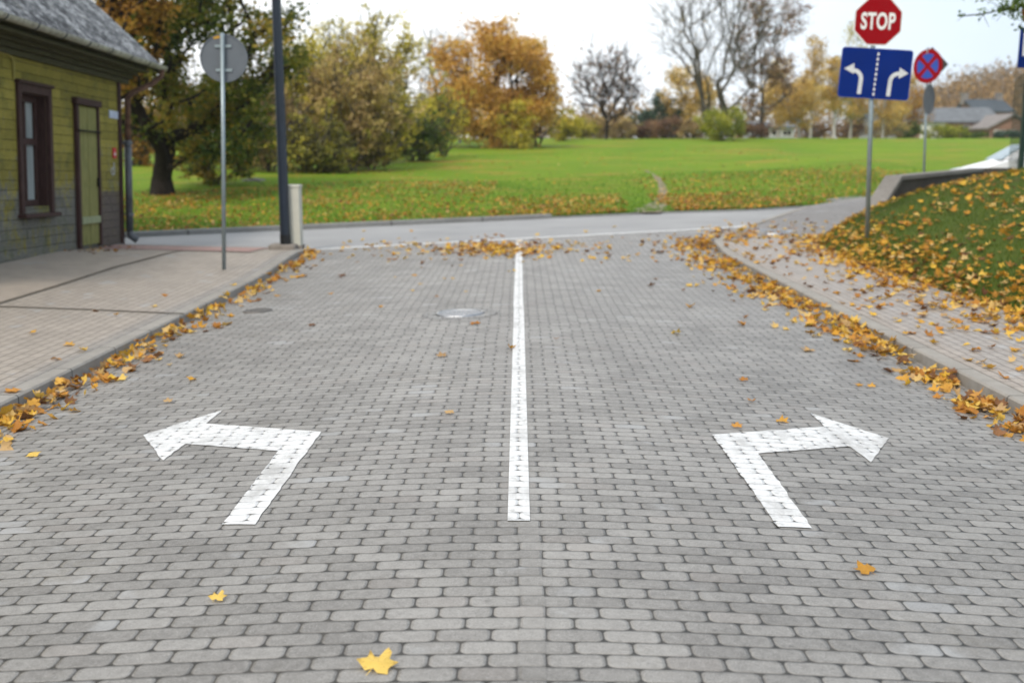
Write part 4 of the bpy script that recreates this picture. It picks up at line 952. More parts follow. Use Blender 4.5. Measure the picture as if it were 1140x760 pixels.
# thicket behind and right of the oak
BG1 = 'shrubs and young trees in the thicket at the left of the lawn'
for lab, u, Y, vt, hw, lf, nl, low, extra in (
    ('reddish brown shrub low behind the oak trunk, next to the downpipe', 150, 52, 128, 34, 'rust_leaves', 4000, .02, {}),
    ('drooping olive brown shrub just right of the oak trunk', 238, 40, 88, 44, 'oak_leaves', 7000, .02, {'tintbias': .22, 'hole': .4}),
    ('olive green shrub seen behind the round grey sign pole', 258, 50, 118, 34, 'olive_leaves', 4500, .02, {}),
    ('pale tan twiggy shrub right behind the dark lamp post', 300, 47, 108, 34, 'tan_leaves', 4500, .02, {}),
    ('tall loose olive young tree right of the lamp post', 338, 50, 46, 42, 'yellow_leaves', 5600, .06, {'hole': .45, 'tintbias': -.15}),
    ('tall yellow tipped young tree, highest of the thicket', 430, 54, 22, 38, 'yellow_leaves', 6500, .06, {'hole': .5}),
    ('tan brown bushy young tree in the middle of the thicket', 392, 49, 62, 52, 'tan_leaves', 7500, .04, {'tintbias': .3, 'hole': .5}),
    ('yellow leaved young tree behind the tan brown one in the thicket', 376, 55, 34, 42, 'yellow_leaves', 5600, .08, {'hole': .5}),
    ('low dull green shrub at the foot of the thicket, right of the lamp post', 345, 46.5, 140, 42, 'olive_leaves', 4200, .0, {'tintbias': -.3}),
    ('low olive shrub at the foot of the thicket, left of the dark green one', 412, 50, 128, 40, 'olive_leaves', 4200, .0, {}),
    ('dark green shrub at the right end of the thicket', 462, 57, 132, 28, 'green_leaves', 3600, .0, {'tintbias': .3}),
    ('yellowish shrub between the thicket and the orange maple', 494, 62, 108, 26, 'yellow_leaves', 3000, .02, {})):
    sp = tree('young_tree' if 'tree' in lab else 'shrub', lab, 'tree' if 'tree' in lab else 'shrub', u, Y, vt, hw, lf, int(nl * 1.25), .085, 'bark_grey', 110, .010, .09, spread=.6, low=low, trunk_h=.12, stems=3, group=BG1, twigs=2, twl=.75, parts=('trunk', 'crown') if 'tree' in lab else SH, depth=.7, **extra)
for u, Y, vt, hw, lab in ((486, 82, 36, 24, 'thin bare pale tree left of the orange maple'), (512, 86, 46, 16, 'second thin bare tree, half behind the orange maple')):
    tree('bare_tree', lab, 'tree', u, Y, vt, hw, 'tan_leaves', 160, .05, 'bark_pale', 110, .008, .11, low=.2, trunk_h=.25, hole=0, twigs=4, twl=.9, group='thin bare trees beside the orange maple')
# --- orange maple and neighbours
tree('maple_tree', 'big round orange maple standing alone on the lawn', 'tree', 549, 76, 27, 70, 'orange_leaves', 26000, .125, 'bark_dark', 190, .012, .26, spread=.55, low=.0, trunk_h=.12, stems=1, hole=.3, shell=.6, tintbias=.16)
tree('shrub', 'golden low shrub in front of the orange maple trunks', 'shrub', 576, 73, 108, 22, 'yellow_leaves', 1800, .10, 'bark_grey', 40, .012, .05, low=.0, trunk_h=.1, stems=2, parts=SH)
tree('bare_tree', 'dark purplish twiggy tree at the right edge of the orange maple', 'tree', 598, 79, 74, 24, 'brown_leaves', 2600, .09, 'bark_dark', 130, .022, .14, low=.03, trunk_h=.1, stems=3, hole=.1)
tree('shrub', 'bright yellow shrub right of the orange maple', 'shrub', 629, 90, 121, 19, 'yellow_leaves', 2000, .12, 'bark_grey', 40, .012, .05, low=.0, trunk_h=.1, stems=2, parts=SH)
tree('small_tree', 'small dark spreading tree with few brown leaves in the middle of the lawn edge', 'tree', 675, 96, 54, 38, 'brown_leaves', 2000, .12, 'bark_dark', 190, .010, .18, low=.18, trunk_h=.22, stems=2, hole=0, shell=.3, spread=.35, twigs=4, twl=.8)
BG2 = 'low brown shrubs along the far edge of the lawn'
for u, Y, vt, hw, lf, lab in ((648, 102, 132, 20, 'olive_leaves', 'olive shrub at the foot of the small dark spreading tree'), (668, 104, 128, 22, 'tan_leaves', 'tan shrub right below the small dark spreading tree'), (694, 103, 130, 20, 'tan_leaves', 'tan shrub between the small dark tree and the dark fir'), (722, 104, 134, 20, 'brown_leaves', 'dark brown shrub at the foot of the dark fir'), (748, 101, 128, 22, 'brown_leaves', 'brown shrub between the dark fir and the big bare tree'), (772, 99, 134, 16, 'tan_leaves', 'tan shrub just left of the big bare tree trunk'), (838, 100, 136, 22, 'brown_leaves', 'brown shrub right of the big bare tree trunk')):
    tree('shrub', lab, 'shrub', u, Y, vt, hw, lf, 1700, .11, 'bark_grey', 45, .014, .05, low=.0, trunk_h=.1, stems=2, group=BG2, parts=SH)
tree('fir_tree', 'dark blue green fir left of the big bare tree', 'tree', 738, 112, 97, 22, 'fir_needles', 3600, .13, 'bark_dark', 80, .015, .14, low=.05, trunk_h=.5, profile=lambda t: max(.12, (1 - t) ** .5), hole=.1)
tree('fir_tree', 'lower dark fir bush left of the taller dark fir', 'tree', 714, 110, 124, 18, 'fir_needles', 2200, .13, 'bark_dark', 50, .015, .12, low=.05, trunk_h=.3, hole=.1)
tree('maple_tree', 'yellow tree directly left behind the big bare tree', 'tree', 765, 112, 72, 32, 'gold_leaves', 6500, .13, 'bark_grey', 70, .015, .14, low=.08, trunk_h=.25, hole=.3)
# --- the big bare tree and its brown neighbour
tree('bare_tree', 'big tall bare tree with many forking stems behind a yellow green bush', 'tree', 795, 97, -62, 74, 'tan_leaves', 900, .10, 'bark_grey', 300, .005, .34, spread=.3, low=.22, trunk_h=.14, stems=4, hole=0, shell=.2, power=.6, depth=.8, twigs=4, twl=1.3)
tree('small_tree', 'tall tree with drooping reddish brown leaves right of the big bare tree', 'tree', 847, 101, -20, 38, 'brown_leaves', 4600, .13, 'bark_grey', 130, .008, .16, low=.08, trunk_h=.3, hole=.4, spread=.4, twigs=2, twl=1.0, tintbias=.2)
tree('shrub', 'round yellow green bush at the foot of the big bare tree', 'shrub', 803, 92, 121, 27, 'lime_leaves', 5000, .10, 'bark_grey', 60, .012, .05, low=.0, trunk_h=.1, stems=3, parts=SH)
# --- birches
BG3 = 'golden birches at the far right of the lawn'
for u, Y, vt, hw, lf, nl, lab, kw in (
    (866, 118, 54, 27, 'gold_leaves', 5600, 'pale golden birch first from the left, beside the reddish brown tree', {}),
    (889, 112, 84, 34, 'gold_leaves', 6800, 'low round golden birch with a short white trunk', {'low': .22}),
    (902, 120, 26, 22, 'gold_leaves', 3600, 'tall thin wispy golden birch behind the low round one', {}),
    (928, 98, 58, 27, 'gold_leaves', 4200, 'birch with a tall white trunk standing nearest on the lawn edge', {'low': .3}),
    (946, 121, 22, 27, 'olive_leaves', 5000, 'tall greyish olive birch behind the blue lane board', {}),
    (982, 114, 80, 33, 'gold_leaves', 5600, 'golden birch just right of the stop sign pole', {}),
    (1006, 124, 92, 28, 'rust_leaves', 4200, 'tan orange birch under the no stopping sign', {})):
    tree('birch_tree', lab, 'tree', u, Y, vt, hw, lf, nl, .12, 'bark_birch', 70, .010, .13, low=kw.get('low', .14), trunk_h=.7, profile=birch_p if hw < 28 else None, hole=.35, group=BG3)
# --- green shrubs in front of the far houses
BG4 = 'green shrubs in front of the far houses'
for u, Y, vt, hw, lf, lab in ((905, 124, 136, 20, 'brown_leaves', 'dark brown hedge shrub behind the birch trunks'), (945, 124, 134, 24, 'brown_leaves', 'dark brown shrub behind the white birch trunk'), (985, 120, 134, 22, 'tan_leaves', 'brownish shrub right of the stop sign pole'), (1008, 122, 136, 14, 'green_leaves', 'dull green shrub left of the no stopping sign pole'), (1046, 120, 141, 20, 'lime_leaves', 'light green shrub just right of the no stopping sign pole'), (1060, 121, 140, 16, 'lime_leaves', 'yellow green shrub below the long grey roof'), (1084, 124, 148, 14, 'green_leaves', 'small green shrub in front of the brick house'), (1120, 122, 146, 18, 'fir_needles', 'dark green shrub at the right end of the far houses')):
    tree('shrub', lab, 'shrub', u, Y, vt, hw, lf, 1700, .11, 'bark_grey', 45, .012, .05, low=.0, trunk_h=.1, stems=2, group=BG4, parts=SH)
# overhanging branch tree beyond the right edge
ob = tree('lime_tree', 'dark green tree whose branch tip hangs into the top right corner', 'tree', 1290, 22, -420, 205, 'oak_leaves', 9000, .055, 'bark_dark', 150, .008, .2, low=.52, trunk_h=.5, hole=.2, vbase=172, spread=.35)
bq = [D(u, v, 21.5) - np.array(ob.location) for u, v in ((1285, -20), (1200, -16), (1150, 4), (1120, 10), (1094, 16), (1072, 18))]
tw = [bq]
for i, (du_, dv_) in ((2, (-14, 26)), (3, (-10, 14)), (3, (-34, -14)), (4, (-4, 9)), (4, (8, 14)), (5, (-6, 6))): tw.append([bq[i], D(0, 0, 21.5) * 0 + bq[i] + (D(600 + du_, 100 + dv_, 21.5) - D(600, 100, 21.5))])
mb = MB()
for q in tw: mb.tube(q, [.022 if len(q) > 2 else .006] + [.012 if len(q) > 2 else .003] * (len(q) - 1), 5)
mb.build('branch', M['bark_dark'], ob)
cc = []
for q, n_, s_ in ((bq[1], 160, .28), (bq[2], 130, .20), (D(1130, 7, 21.5) - np.array(ob.location), 260, .17), (bq[3], 26, .10), (bq[4], 14, .1), (bq[5], 5, .06), (tw[1][-1], 10, .07), (tw[3][-1], 8, .1)): cc.append(q + rng.normal(size=(n_, 3)) * s_ * np.array([1, 1, .6]))
cc = np.concatenate(cc); v, f, t = leaf_quads(cc, .045, np.clip(rng.normal(size=len(cc)) * .2 + .4, 0, 1)); np_mesh('branch_leaves', v, f, LV['green_leaves'], ob, tint=t)

# --- far treeline and wooded hill
def clump_field(name, cents, n, sig, size, mat, label, cat=None):
    C_ = np.repeat(np.array(cents), n, 0); ct = np.repeat(rng.normal(size=len(cents)) * .22, n); C_ = C_ + rng.normal(size=C_.shape) * np.array(sig)
    v, f, t = leaf_quads(C_, size, np.clip(.5 + ct + rng.normal(size=len(C_)) * .15, 0, 1), up=.6)
    o = np_mesh(name, v, f, mat, tint=t); return tag(o, label, cat, kind='stuff')
lv('hill_leaves', (0.17, 0.135, 0.08), (0.29, 0.20, 0.10), (0.40, 0.25, 0.10), (0.50, 0.32, 0.12))
def hill_z(u): return float(np.interp(u, [960, 1000, 1020, 1045, 1065, 1090, 1120, 1150, 1250, 1400], [140, 118, 106, 93, 83, 78, 74, 72, 70, 90]))
hv = []; hf = []
us = np.linspace(930, 1420, 50)
for u in us:
    for k_, Yd in enumerate((215, 235, 260, 300)):
        t = (0, .45, .93, 1.0)[k_]; q0 = D(u, 152, Yd); zt = D(u, hill_z(u), 260)[2] - 4.0; hv.append((q0[0], Yd, 2.0 + (zt - 2.0) * t))
hf = [(i * 4 + j, (i + 1) * 4 + j, (i + 1) * 4 + j + 1, i * 4 + j + 1) for i in range(len(us) - 1) for j in range(3)]
tag(np_mesh('wooded_hill', np.array(hv), np.array(hf), M['bank'], smooth=True), kind='structure')
cents = []
for _ in range(800):
    u = rng.uniform(955, 1400); t = rng.random(); Yd = 218 + 45 * t; zt = D(u, hill_z(u), 260)[2] - 2.5
    q0 = D(u, 152, Yd); cents.append((q0[0], Yd, 2.0 + (zt - 2.0) * (t * .97) + 2.2))
clump_field('hill_woods', cents, 75, (1.7, 1.7, 1.35), .42, LV['hill_leaves'], 'misty brown autumn woods covering the hill behind the far houses', 'woods')
cents = []
for _ in range(700):
    u = rng.uniform(-350, 1010); Yd = rng.uniform(165, 190); q0 = D(u, 152, Yd); cents.append((q0[0], Yd, T(q0[0], Yd) + (5.5 if u < 620 or u > 700 else 3.8) * rng.random() ** 1.3))
clump_field('treeline', cents, 60, (2.4, 1.5, 1.2), .34, LV['hill_leaves'], 'hazy brown line of far trees along the horizon beyond the lawn', 'woods')

# ================================================================== FAR HOUSES
M['slate'] = flat('far_grey_roof', (0.13, 0.14, 0.15), .8, var=.25, scale=1.5); M['slated'] = flat('far_dark_roof', (0.055, 0.068, 0.08), .8, var=.2, scale=1.5)
M['tanroof'] = flat('far_tan_roof', (0.20, 0.18, 0.17), .8, var=.2, scale=1.5); M['render'] = flat('far_white_render', (0.62, 0.61, 0.58), .8, var=.08, scale=1)
m = Mat('far_brick', .9, .2); x, y, z = m.xyz(); jn = ((z / .25).fract()).lt(.14); m.color(m.mix(jn * .5, m.ramp(m.noise(1.5, 6, .7), [(.3, (0.17, 0.085, 0.06)), (.7, (0.30, 0.165, 0.12))]), (.32, .28, .24))); M['brick'] = m.m
M['concrete2'] = flat('far_grey_wall', (0.33, 0.34, 0.35), .85, var=.1, scale=.6)
def far_house(name, label, u0, u1, Y, vbase, veave, vridge, dep, wmat, rmat, white_to=None, gable=False, wins=(), chim=()):
    a = D(u0, vbase, Y); b = D(u1, vbase, Y); k = proj(a)[2] / FPX; W_ = b[0] - a[0]; zb = T(a[0], Y) - .3
    ev = D(u0, veave, Y)[2] - zb; rd_ = D((u0 + u1) / 2, vridge, Y + (0 if gable else dep / 2))[2] - zb
    o = empty(name, (a[0], Y, zb), label, 'house'); mb = MB(); mb.box((0, 0, -1), (W_, dep, ev)); Mxr = Matrix(((1, 0, 0, 0), (0, 0, 1, 0), (0, 1, 0, 0), (0, 0, 0, 1)))
    Mxs = Matrix(((0, 0, 1, 0), (1, 0, 0, 0), (0, 1, 0, 0), (0, 0, 0, 1)))
    if gable: mb.prism([(0, ev), (W_, ev), (W_ / 2, rd_ - .15)], .01, dep - .01, Mxr)
    else:
        for xx in (0.0, W_ - .2): mb.prism([(0.0, ev), (dep, ev), (dep / 2, rd_ - .15)], xx, xx + .2, Mxs)
    mb.build('wall', wmat, o)
    if white_to: mb = MB(); mb.box((-.02, -.06, -1), ((white_to - u0) * k, .0, ev - .1)); mb.build('white_wall', M['render'], o)
    mb = MB(); e = .4
    if gable:
        s_ = (rd_ - ev) / (W_ / 2)
        mb.prism([(-e, ev - e * s_), (W_ / 2, rd_), (W_ / 2, rd_ + .18), (-e, ev - e * s_ + .18)], -.4, dep + .4, Mxr); mb.prism([(W_ / 2 + .002, rd_), (W_ + e, ev - e * s_), (W_ + e, ev - e * s_ + .18), (W_ / 2 + .002, rd_ + .18)], -.4, dep + .4, Mxr)
    else:
        s_ = (rd_ - ev) / (dep / 2)
        mb.prism([(-e, ev - e * s_), (dep / 2, rd_), (dep / 2, rd_ + .18), (-e, ev - e * s_ + .18)], -.4, W_ + .4, Mxs); mb.prism([(dep / 2 + .002, rd_), (dep + e, ev - e * s_), (dep + e, ev - e * s_ + .18), (dep / 2 + .002, rd_ + .18)], -.4, W_ + .4, Mxs)
    rf = mb.build('roof', rmat, o)
    for uc in chim: mb = MB(); xx = (uc - u0) * k; mb.box((xx - .4, dep / 2 - .4, rd_ - .6), (xx + .4, dep / 2 + .4, rd_ + .9)); mb.box((xx - .47, dep / 2 - .47, rd_ + .9), (xx + .47, dep / 2 + .47, rd_ + 1.02)); mb.build('chimney', M['tanroof'], rf)
    for uw in wins:
        xx = (uw - u0) * k; mb = MB(); mb.box((xx - .6, -.05, ev * .38), (xx + .6, -.001, ev * .82)); w_ = mb.build('window', M['render'], o); mb = MB(); mb.box((xx - .5, -.07, ev * .38 + .1), (xx - .03, -.052, ev * .82 - .1)); mb.box((xx + .03, -.07, ev * .38 + .1), (xx + .5, -.052, ev * .82 - .1)); mb.build('pane', M['dark'], w_)
    return o
far_house('far_house', 'long low house with a grey roof, white left wall and brick right part', 1024, 1112, 136, 153, 135.5, 121.5, 9, M['brick'], M['slate'], white_to=1051, wins=(1073, 1086), chim=())
far_house('far_house', 'house with a dark blue grey roof behind the long grey one', 1086, 1124, 152, 150, 124, 112, 8, M['brick'], M['slated'], wins=(1095,), chim=(1084, 1123))
far_house('far_house', 'house with a tan gable roof at the right behind the fence', 1101, 1152, 130, 154, 142, 128, 9, M['brick'], M['tanroof'], gable=True, wins=(1112, 1128))
far_house('far_house', 'small shed with a dark roof seen between the stop sign and birches', 972, 1002, 142, 152, 139, 128, 6, M['concrete2'], M['slated'], wins=(986,))
far_house('far_house', 'low pale flat building behind the reddish brown tree', 842, 884, 140, 153, 142, 137, 8, M['concrete2'], M['slate'], wins=(852, 864, 876))
# stone on the lawn
q = hit(283, 202, T, 20); stn = empty('stone_slab', q, 'pale flat stone lying on the lawn left of the lamp post', 'stone')
bm = bmesh.new(); bmesh.ops.create_icosphere(bm, subdivisions=3, radius=1)
for v in bm.verts:
    n_ = 1 + .12 * math.sin(5 * v.co.x + 1) * math.sin(4 * v.co.y + 2) + .06 * math.sin(11 * v.co.z + 3 * v.co.x); v.co = Vector((v.co.x * .46 * n_, v.co.y * .3 * n_, max(-.1, v.co.z * .13 * n_)))
me = bpy.data.meshes.new('slab'); bm.to_mesh(me); bm.free(); me.materials.append(M['coping']); link(bpy.data.objects.new('slab', me), stn)

# ================================================================== FALLEN LEAVES
def maple_outline(jit, simple=False):
    an = [(-90, .24), (-58, .46), (-14, .74), (2, .60), (16, .54), (29, .74), (42, .96), (54, .76), (66, .60), (78, .80), (90, 1.04)]
    if simple: an = [(-90, .24), (-14, .74), (16, .54), (42, .96), (66, .60), (90, 1.04)]
    full = an + [(180 - a, r) for a, r in an[-2:0:-1]]
    return [(r * (1 + random.uniform(-jit, jit)) * math.cos(R(a + random.uniform(-4, 4))), r * (1 + random.uniform(-jit, jit)) * math.sin(R(a + random.uniform(-4, 4)))) for a, r in full]
def leaf_shape(simple=False, curl=None):
    """unit leaf: verts, tris; curls and folds differ from leaf to leaf"""
    o = maple_outline(.12, simple); c1, c2, c3 = (random.uniform(-.3, 1.0), random.uniform(-.6, .6), random.uniform(0, .75)) if curl is None else curl; ph = random.uniform(0, 6)
    def z(x, y): return c1 * (x * x + y * y) * .5 + c2 * x * y + c3 * abs(x) * .5 + .07 * math.sin(6 * x + ph) + .06 * math.sin(7 * y + ph)
    inner = [(x * .5, y * .5) for x, y in o]; n = len(o)
    V = [(0, 0, z(0, 0))] + [(x, y, z(x, y)) for x, y in inner] + [(x, y, z(x, y)) for x, y in o]
    F = []
    for i in range(n):
        j = (i + 1) % n; F += [(0, 1 + i, 1 + j), (1 + i, 1 + n + i, 1 + n + j), (1 + i, 1 + n + j, 1 + j)]
    b = len(V); V += [(-.018, -.14, z(0, 0) * .5), (.018, -.14, z(0, 0) * .5), (.05, -.75, .05), (.02, -.76, .05)]; F += [(b, b + 1, b + 2), (b, b + 2, b + 3)]
    return np.array(V, float), np.array(F)
LC_ = {'yellow': [(0, (0.50, 0.29, 0.04)), (.5, (0.68, 0.43, 0.07)), (1, (0.76, 0.54, 0.14))], 'golden': [(0, (0.42, 0.205, 0.03)), (.5, (0.60, 0.32, 0.05)), (1, (0.70, 0.42, 0.09))],
       'orange': [(0, (0.30, 0.12, 0.02)), (.5, (0.47, 0.205, 0.035)), (1, (0.58, 0.29, 0.06))], 'tan': [(0, (0.34, 0.20, 0.08)), (.5, (0.50, 0.32, 0.14)), (1, (0.60, 0.42, 0.21))],
       'brown': [(0, (0.10, 0.045, 0.02)), (.5, (0.19, 0.088, 0.036)), (1, (0.30, 0.145, 0.06))]}
LM = {k: leafmat(k + '_fallen_leaf', v, .25, .55, attr=False) for k, v in LC_.items()}
CN = list(LC_); CP = np.array([.18, .28, .22, .20, .14])
leafstuff = leafmat('fallen_leaf_mix', [(0, (0.12, 0.05, 0.02)), (.13, (0.20, 0.09, 0.03)), (.25, (0.40, 0.17, 0.025)), (.5, (0.57, 0.29, 0.03)), (.75, (0.68, 0.43, 0.05)), (1, (0.58, 0.40, 0.17))], .25, .6)
shapes = [leaf_shape() for _ in range(14)]; simple = [leaf_shape(True) for _ in range(10)]
def euler(a, b, c):
    ca, sa, cb, sb, cc_, sc = math.cos(a), math.sin(a), math.cos(b), math.sin(b), math.cos(c), math.sin(c)
    return np.array([[cc_, -sc, 0], [sc, cc_, 0], [0, 0, 1]]) @ np.array([[cb, 0, sb], [0, 1, 0], [-sb, 0, cb]]) @ np.array([[1, 0, 0], [0, ca, -sa], [0, sa, ca]])
ITEMS = []   # x, y, z, size, tilt matrix, colour, zone
def put(x, y, fn, zone, size=None, lift=0.0, tilt=0.16, col=None):
    s_ = size or rng.uniform(.045, .085); Rm = euler(rng.normal() * tilt, rng.normal() * tilt, rng.uniform(0, 6.28))
    ITEMS.append((x, y, fn(x, y) + .012 + lift, s_, Rm, col or rng.choice(CN, p=CP / CP.sum()), zone))
def dens(y, knots): return float(np.interp(y, [k[0] for k in knots], [k[1] for k in knots]))
# left gutter: broken heaps
heaps = [(7.3, .5, 60), (7.95, .3, 30), (8.6, .25, 30), (9.35, .2, 14), (9.9, .3, 26), (10.9, .25, 20), (11.6, .2, 12), (12.6, .3, 16), (13.6, .3, 18), (15, .5, 22), (16.5, .6, 26), (17.8, .6, 26), (18.8, .5, 26)]
for yc, sg_, n in heaps:
    for _ in range(int(n * 1.05)):
        y = yc + rng.normal() * sg_; e = abs(rng.normal()) * (.15 if y < 9 else .12)
        if 6.2 < y < 19.4: put(XL + .05 + e, y, G, 'left', lift=rng.uniform(0, .085) * math.exp(-e / .16), tilt=.5, size=rng.uniform(.035, .085))
for _ in range(70):
    y = rng.uniform(7, 19); put(XL + .05 + abs(rng.normal()) * .3, y, G, 'left', tilt=.2)
# right gutter: dense drift
for _ in range(1350):
    y = 7.0 + 14.6 * rng.random() ** .85; wdt = dens(y, [(7, .22), (9, .17), (12, .22), (16, .34), (20, .5)]); e = abs(rng.normal()) * wdt
    if math.sin(y * 3.1) * math.sin(y * 1.3 + 1) < -.25 and rng.random() < .72: continue
    if e < .9: put(XR - .04 - e + (.2 * sm(y, 20.3, 21.6)), y, G, 'right', lift=rng.uniform(0, .09) * math.exp(-e / .16), tilt=.42, size=rng.uniform(.035, .085))
for _ in range(30):
    y = rng.uniform(7.5, 20); put(XR - .4 - abs(rng.normal()) * .7, y, G, 'right', tilt=.2)
# right pavement, thicker towards the bank
for _ in range(950):
    y = 7.5 + 14 * rng.random(); e = bx(y) + .1 - abs(rng.normal()) * .42
    if XR + .2 < e: put(e, y, PR, 'walk', tilt=.28, lift=rng.uniform(0, .02))
for _ in range(330):
    y = rng.uniform(8, 24.5); put(rng.uniform(XR + .15, bx(y) - .1), y, PR, 'walk', tilt=.25)
# left pavement
for u, v in ((17, 437), (78, 385), (95, 391), (105, 347), (128, 352), (62, 400), (172, 342), (183, 330), (300, 305), (248, 331), (35, 372), (260, 318), (150, 380)): q = hit(u, v, PL); put(q[0], q[1], PL, 'leftwalk', tilt=.15)
for _ in range(46):
    q = hit(rng.uniform(70, 150), 276 + rng.normal() * 2.5 + 1, PL); put(q[0], q[1], PL, 'leftwalk', tilt=.3, size=rng.uniform(.03, .06), col=rng.choice(['brown', 'tan', 'orange']))
# single leaves on the street, where the photo shows them
single = [(419, 746, .085, 'yellow', 'large golden yellow maple leaf lying nearest, at the bottom edge of the street'), (965, 639, .062, 'golden', 'golden maple leaf lying alone right of the right turn arrow'), (242, 670, .045, 'yellow', 'small yellow leaf lying alone below the left turn arrow'), (500, 461, .045, 'tan', 'pale leaf on the pavers just left of the centre line'), (38, 508, .06, 'yellow', 'yellow leaf lying apart on the street near the left heap of leaves'), (187, 449, .045, 'tan', 'pale leaf lying above the left arrow tip'), (820, 477, .05, 'orange', 'orange leaf touching the corner of the right turn arrow'), (970, 432, .05, 'golden', 'golden leaf lying above the right arrow head'), (828, 425, .05, 'orange', 'orange leaf alone on the street between the right arrow and the kerb drift'), (528, 361, .07, 'orange', 'orange leaf just below the shiny manhole cover'), (492, 398, .06, 'tan', 'tan leaf on the street below the manhole cover'), (347, 363, .06, 'brown', 'brown leaf right of the dark drain cover'), (134, 424, .08, 'yellow', 'yellow leaf lying off the left gutter heap'), (380, 308, .08, 'brown', 'dark brown leaf left of the far end of the centre line')]
for u, v, s_, c_, lab in single: q = hit(u, v, G); ITEMS.append((q[0], q[1], q[2] + .02, s_, euler(.22, rng.normal() * .06, 0) @ euler(0, 0, rng.uniform(-.9, .9) + (math.pi if rng.random() < .3 else 0)), c_, lab))
for _ in range(46):
    y = 6 + 15 * rng.random() ** .8; put(rng.uniform(-3.2, 3.0), y, G, 'street', tilt=.15, size=rng.uniform(.03, .06))
# drift across the street mouth
for _ in range(330):
    q = hit(553 + rng.normal() * 30, 277.5 + rng.normal() * 4.2, G); put(q[0], q[1], G, 'mouth', tilt=.22, lift=rng.uniform(0, .02))
for _ in range(260):
    q = hit(rng.uniform(380, 800), 277 + rng.normal() * 8, G); put(q[0], q[1], G, 'mouth', tilt=.2)
for _ in range(120):
    q = hit(820 + rng.normal() * 25, 262 + rng.normal() * 5, PR); put(q[0], q[1], PR, 'mouth', tilt=.3)
# leaves on the bank
for _ in range(10500):
    y = 9.5 + 21 * rng.random(); d_ = 9 * rng.random() ** 1.25
    n_ = .5 + .5 * math.sin(d_ * 2.3 + y * .7) * math.sin(y * 1.1 - d_)
    if rng.random() > .12 + .95 * n_ ** 1.5 * (1.25 - .06 * d_): continue
    put(bx(y) + d_, y, B, 'bank', tilt=.4, lift=rng.uniform(.005, .05), size=rng.uniform(.03, .085), col=rng.choice(CN, p=[.18, .26, .18, .22, .16]))
for _ in range(700):
    y = 9.5 + 13 * rng.random(); put(bx(y) + abs(rng.normal()) * .35, y, B, 'bank', tilt=.35, lift=rng.uniform(0, .03))
LABW = {'left': 'in the broken heaps along the left kerb', 'right': 'in the drift along the right kerb', 'walk': 'on the right pavement beside the bank', 'leftwalk': 'scattered on the left pavement', 'street': 'scattered on the open street', 'mouth': 'in the drift across the street mouth', 'bank': 'on the grassy bank'}
scr = []
for it in ITEMS:
    u, v, z = proj(it[:3]); vis = -25 < u < 1165 and -20 < v < 790 and z > 0
    scr.append((1e6 if len(it[6]) > 9 else it[3] / z) if vis else -1)
order = np.argsort(-np.array(scr)); meshes = {}
for k_, c_ in enumerate(CN):
    for i, (V, F) in enumerate(shapes):
        me = bpy.data.meshes.new('fallen_leaf'); me.from_pydata(V.tolist(), [], F.tolist()); me.polygons.foreach_set('use_smooth', [True] * len(F)); me.materials.append(LM[c_]); meshes[c_, i] = me
flatm = {}
for c_ in CN:
    V, F = leaf_shape(curl=(.10, .06, .08)); me = bpy.data.meshes.new('fallen_leaf'); me.from_pydata(V.tolist(), [], F.tolist()); me.polygons.foreach_set('use_smooth', [True] * len(F)); me.materials.append(LM[c_]); flatm[c_] = me
for i in order[:300]:
    x, y, z, s_, Rm, c_, zone = ITEMS[i]; one = len(zone) > 9
    o = bpy.data.objects.new('fallen_leaf', flatm[c_] if one else meshes[c_, int(rng.integers(len(shapes)))])
    o.matrix_world = Matrix.Translation((x, y, z)) @ Matrix(Rm.tolist()).to_4x4() @ Matrix.Diagonal((s_, s_, s_, 1)); COL.objects.link(o)
    tag(o, zone if one else f'{c_} fallen maple leaf {LABW[zone]}', 'leaf', 'fallen leaves' if one else f'{c_} fallen leaves {LABW[zone]}')
rest = [ITEMS[i] for i in order[300:]]
def leaf_mass(name, items, label):
    Vs, Fs, ts, off = [], [], [], 0; tc_ = {'brown': .05, 'orange': .27, 'golden': .5, 'yellow': .75, 'tan': .95}
    for x, y, z, s_, Rm, c_, zone in items:
        V, F = simple[int(rng.integers(len(simple)))]; Vs.append(V @ Rm.T * s_ + np.array([x, y, z])); Fs.append(F + off); off += len(V); ts.append(np.full(len(F), np.clip(tc_[c_] + rng.normal() * .06, 0, 1)))
    return tag(np_mesh(name, np.concatenate(Vs), np.concatenate(Fs), leafstuff, tint=np.concatenate(ts), smooth=True), label, 'leaves', kind='stuff')
leaf_mass('fallen_leaves', rest, 'yellow and brown fallen leaves along the kerbs, pavement, street mouth and bank')

# leaf litter on the lawn
def lawn_z(x, y): t = y - fk_y(x) - .1; return T(x, y) + .05 * math.sin(x / (1 + .012 * t) * .6 + t * .3) * min(1, max(0, t) / 6)
cs = []
def litter(n, uf, vf, keep=1.0):
    for _ in range(n):
        u, v = uf(), vf(); q = hit(u, v, T, 20, 120)
        if q[1] < fk_y(q[0]) + .15: continue
        cs.append((q[0], q[1], lawn_z(q[0], q[1]) + rng.uniform(.02, .07)))
def scat(n, x0, x1, t0, t1, pw=1.0, nf=None):
    for _ in range(n):
        x = rng.uniform(x0, x1); t = t0 + (t1 - t0) * rng.random() ** pw; y = fk_y(x) + .12 + t
        if nf and rng.random() > nf(x, t): continue
        tr = 3.4 + (t > 3) * (t - 3) * .03
        if abs(x - tr) < (.65 if t < 1.6 else .4) and t < 14 : continue
        cs.append((x, y, lawn_z(x, y) + rng.uniform(.02, .07)))
pn = lambda x, t: .35 + .65 * (.5 + .5 * math.sin(x * 1.1 + t * .8) * math.sin(t * 1.3 - x * .5))
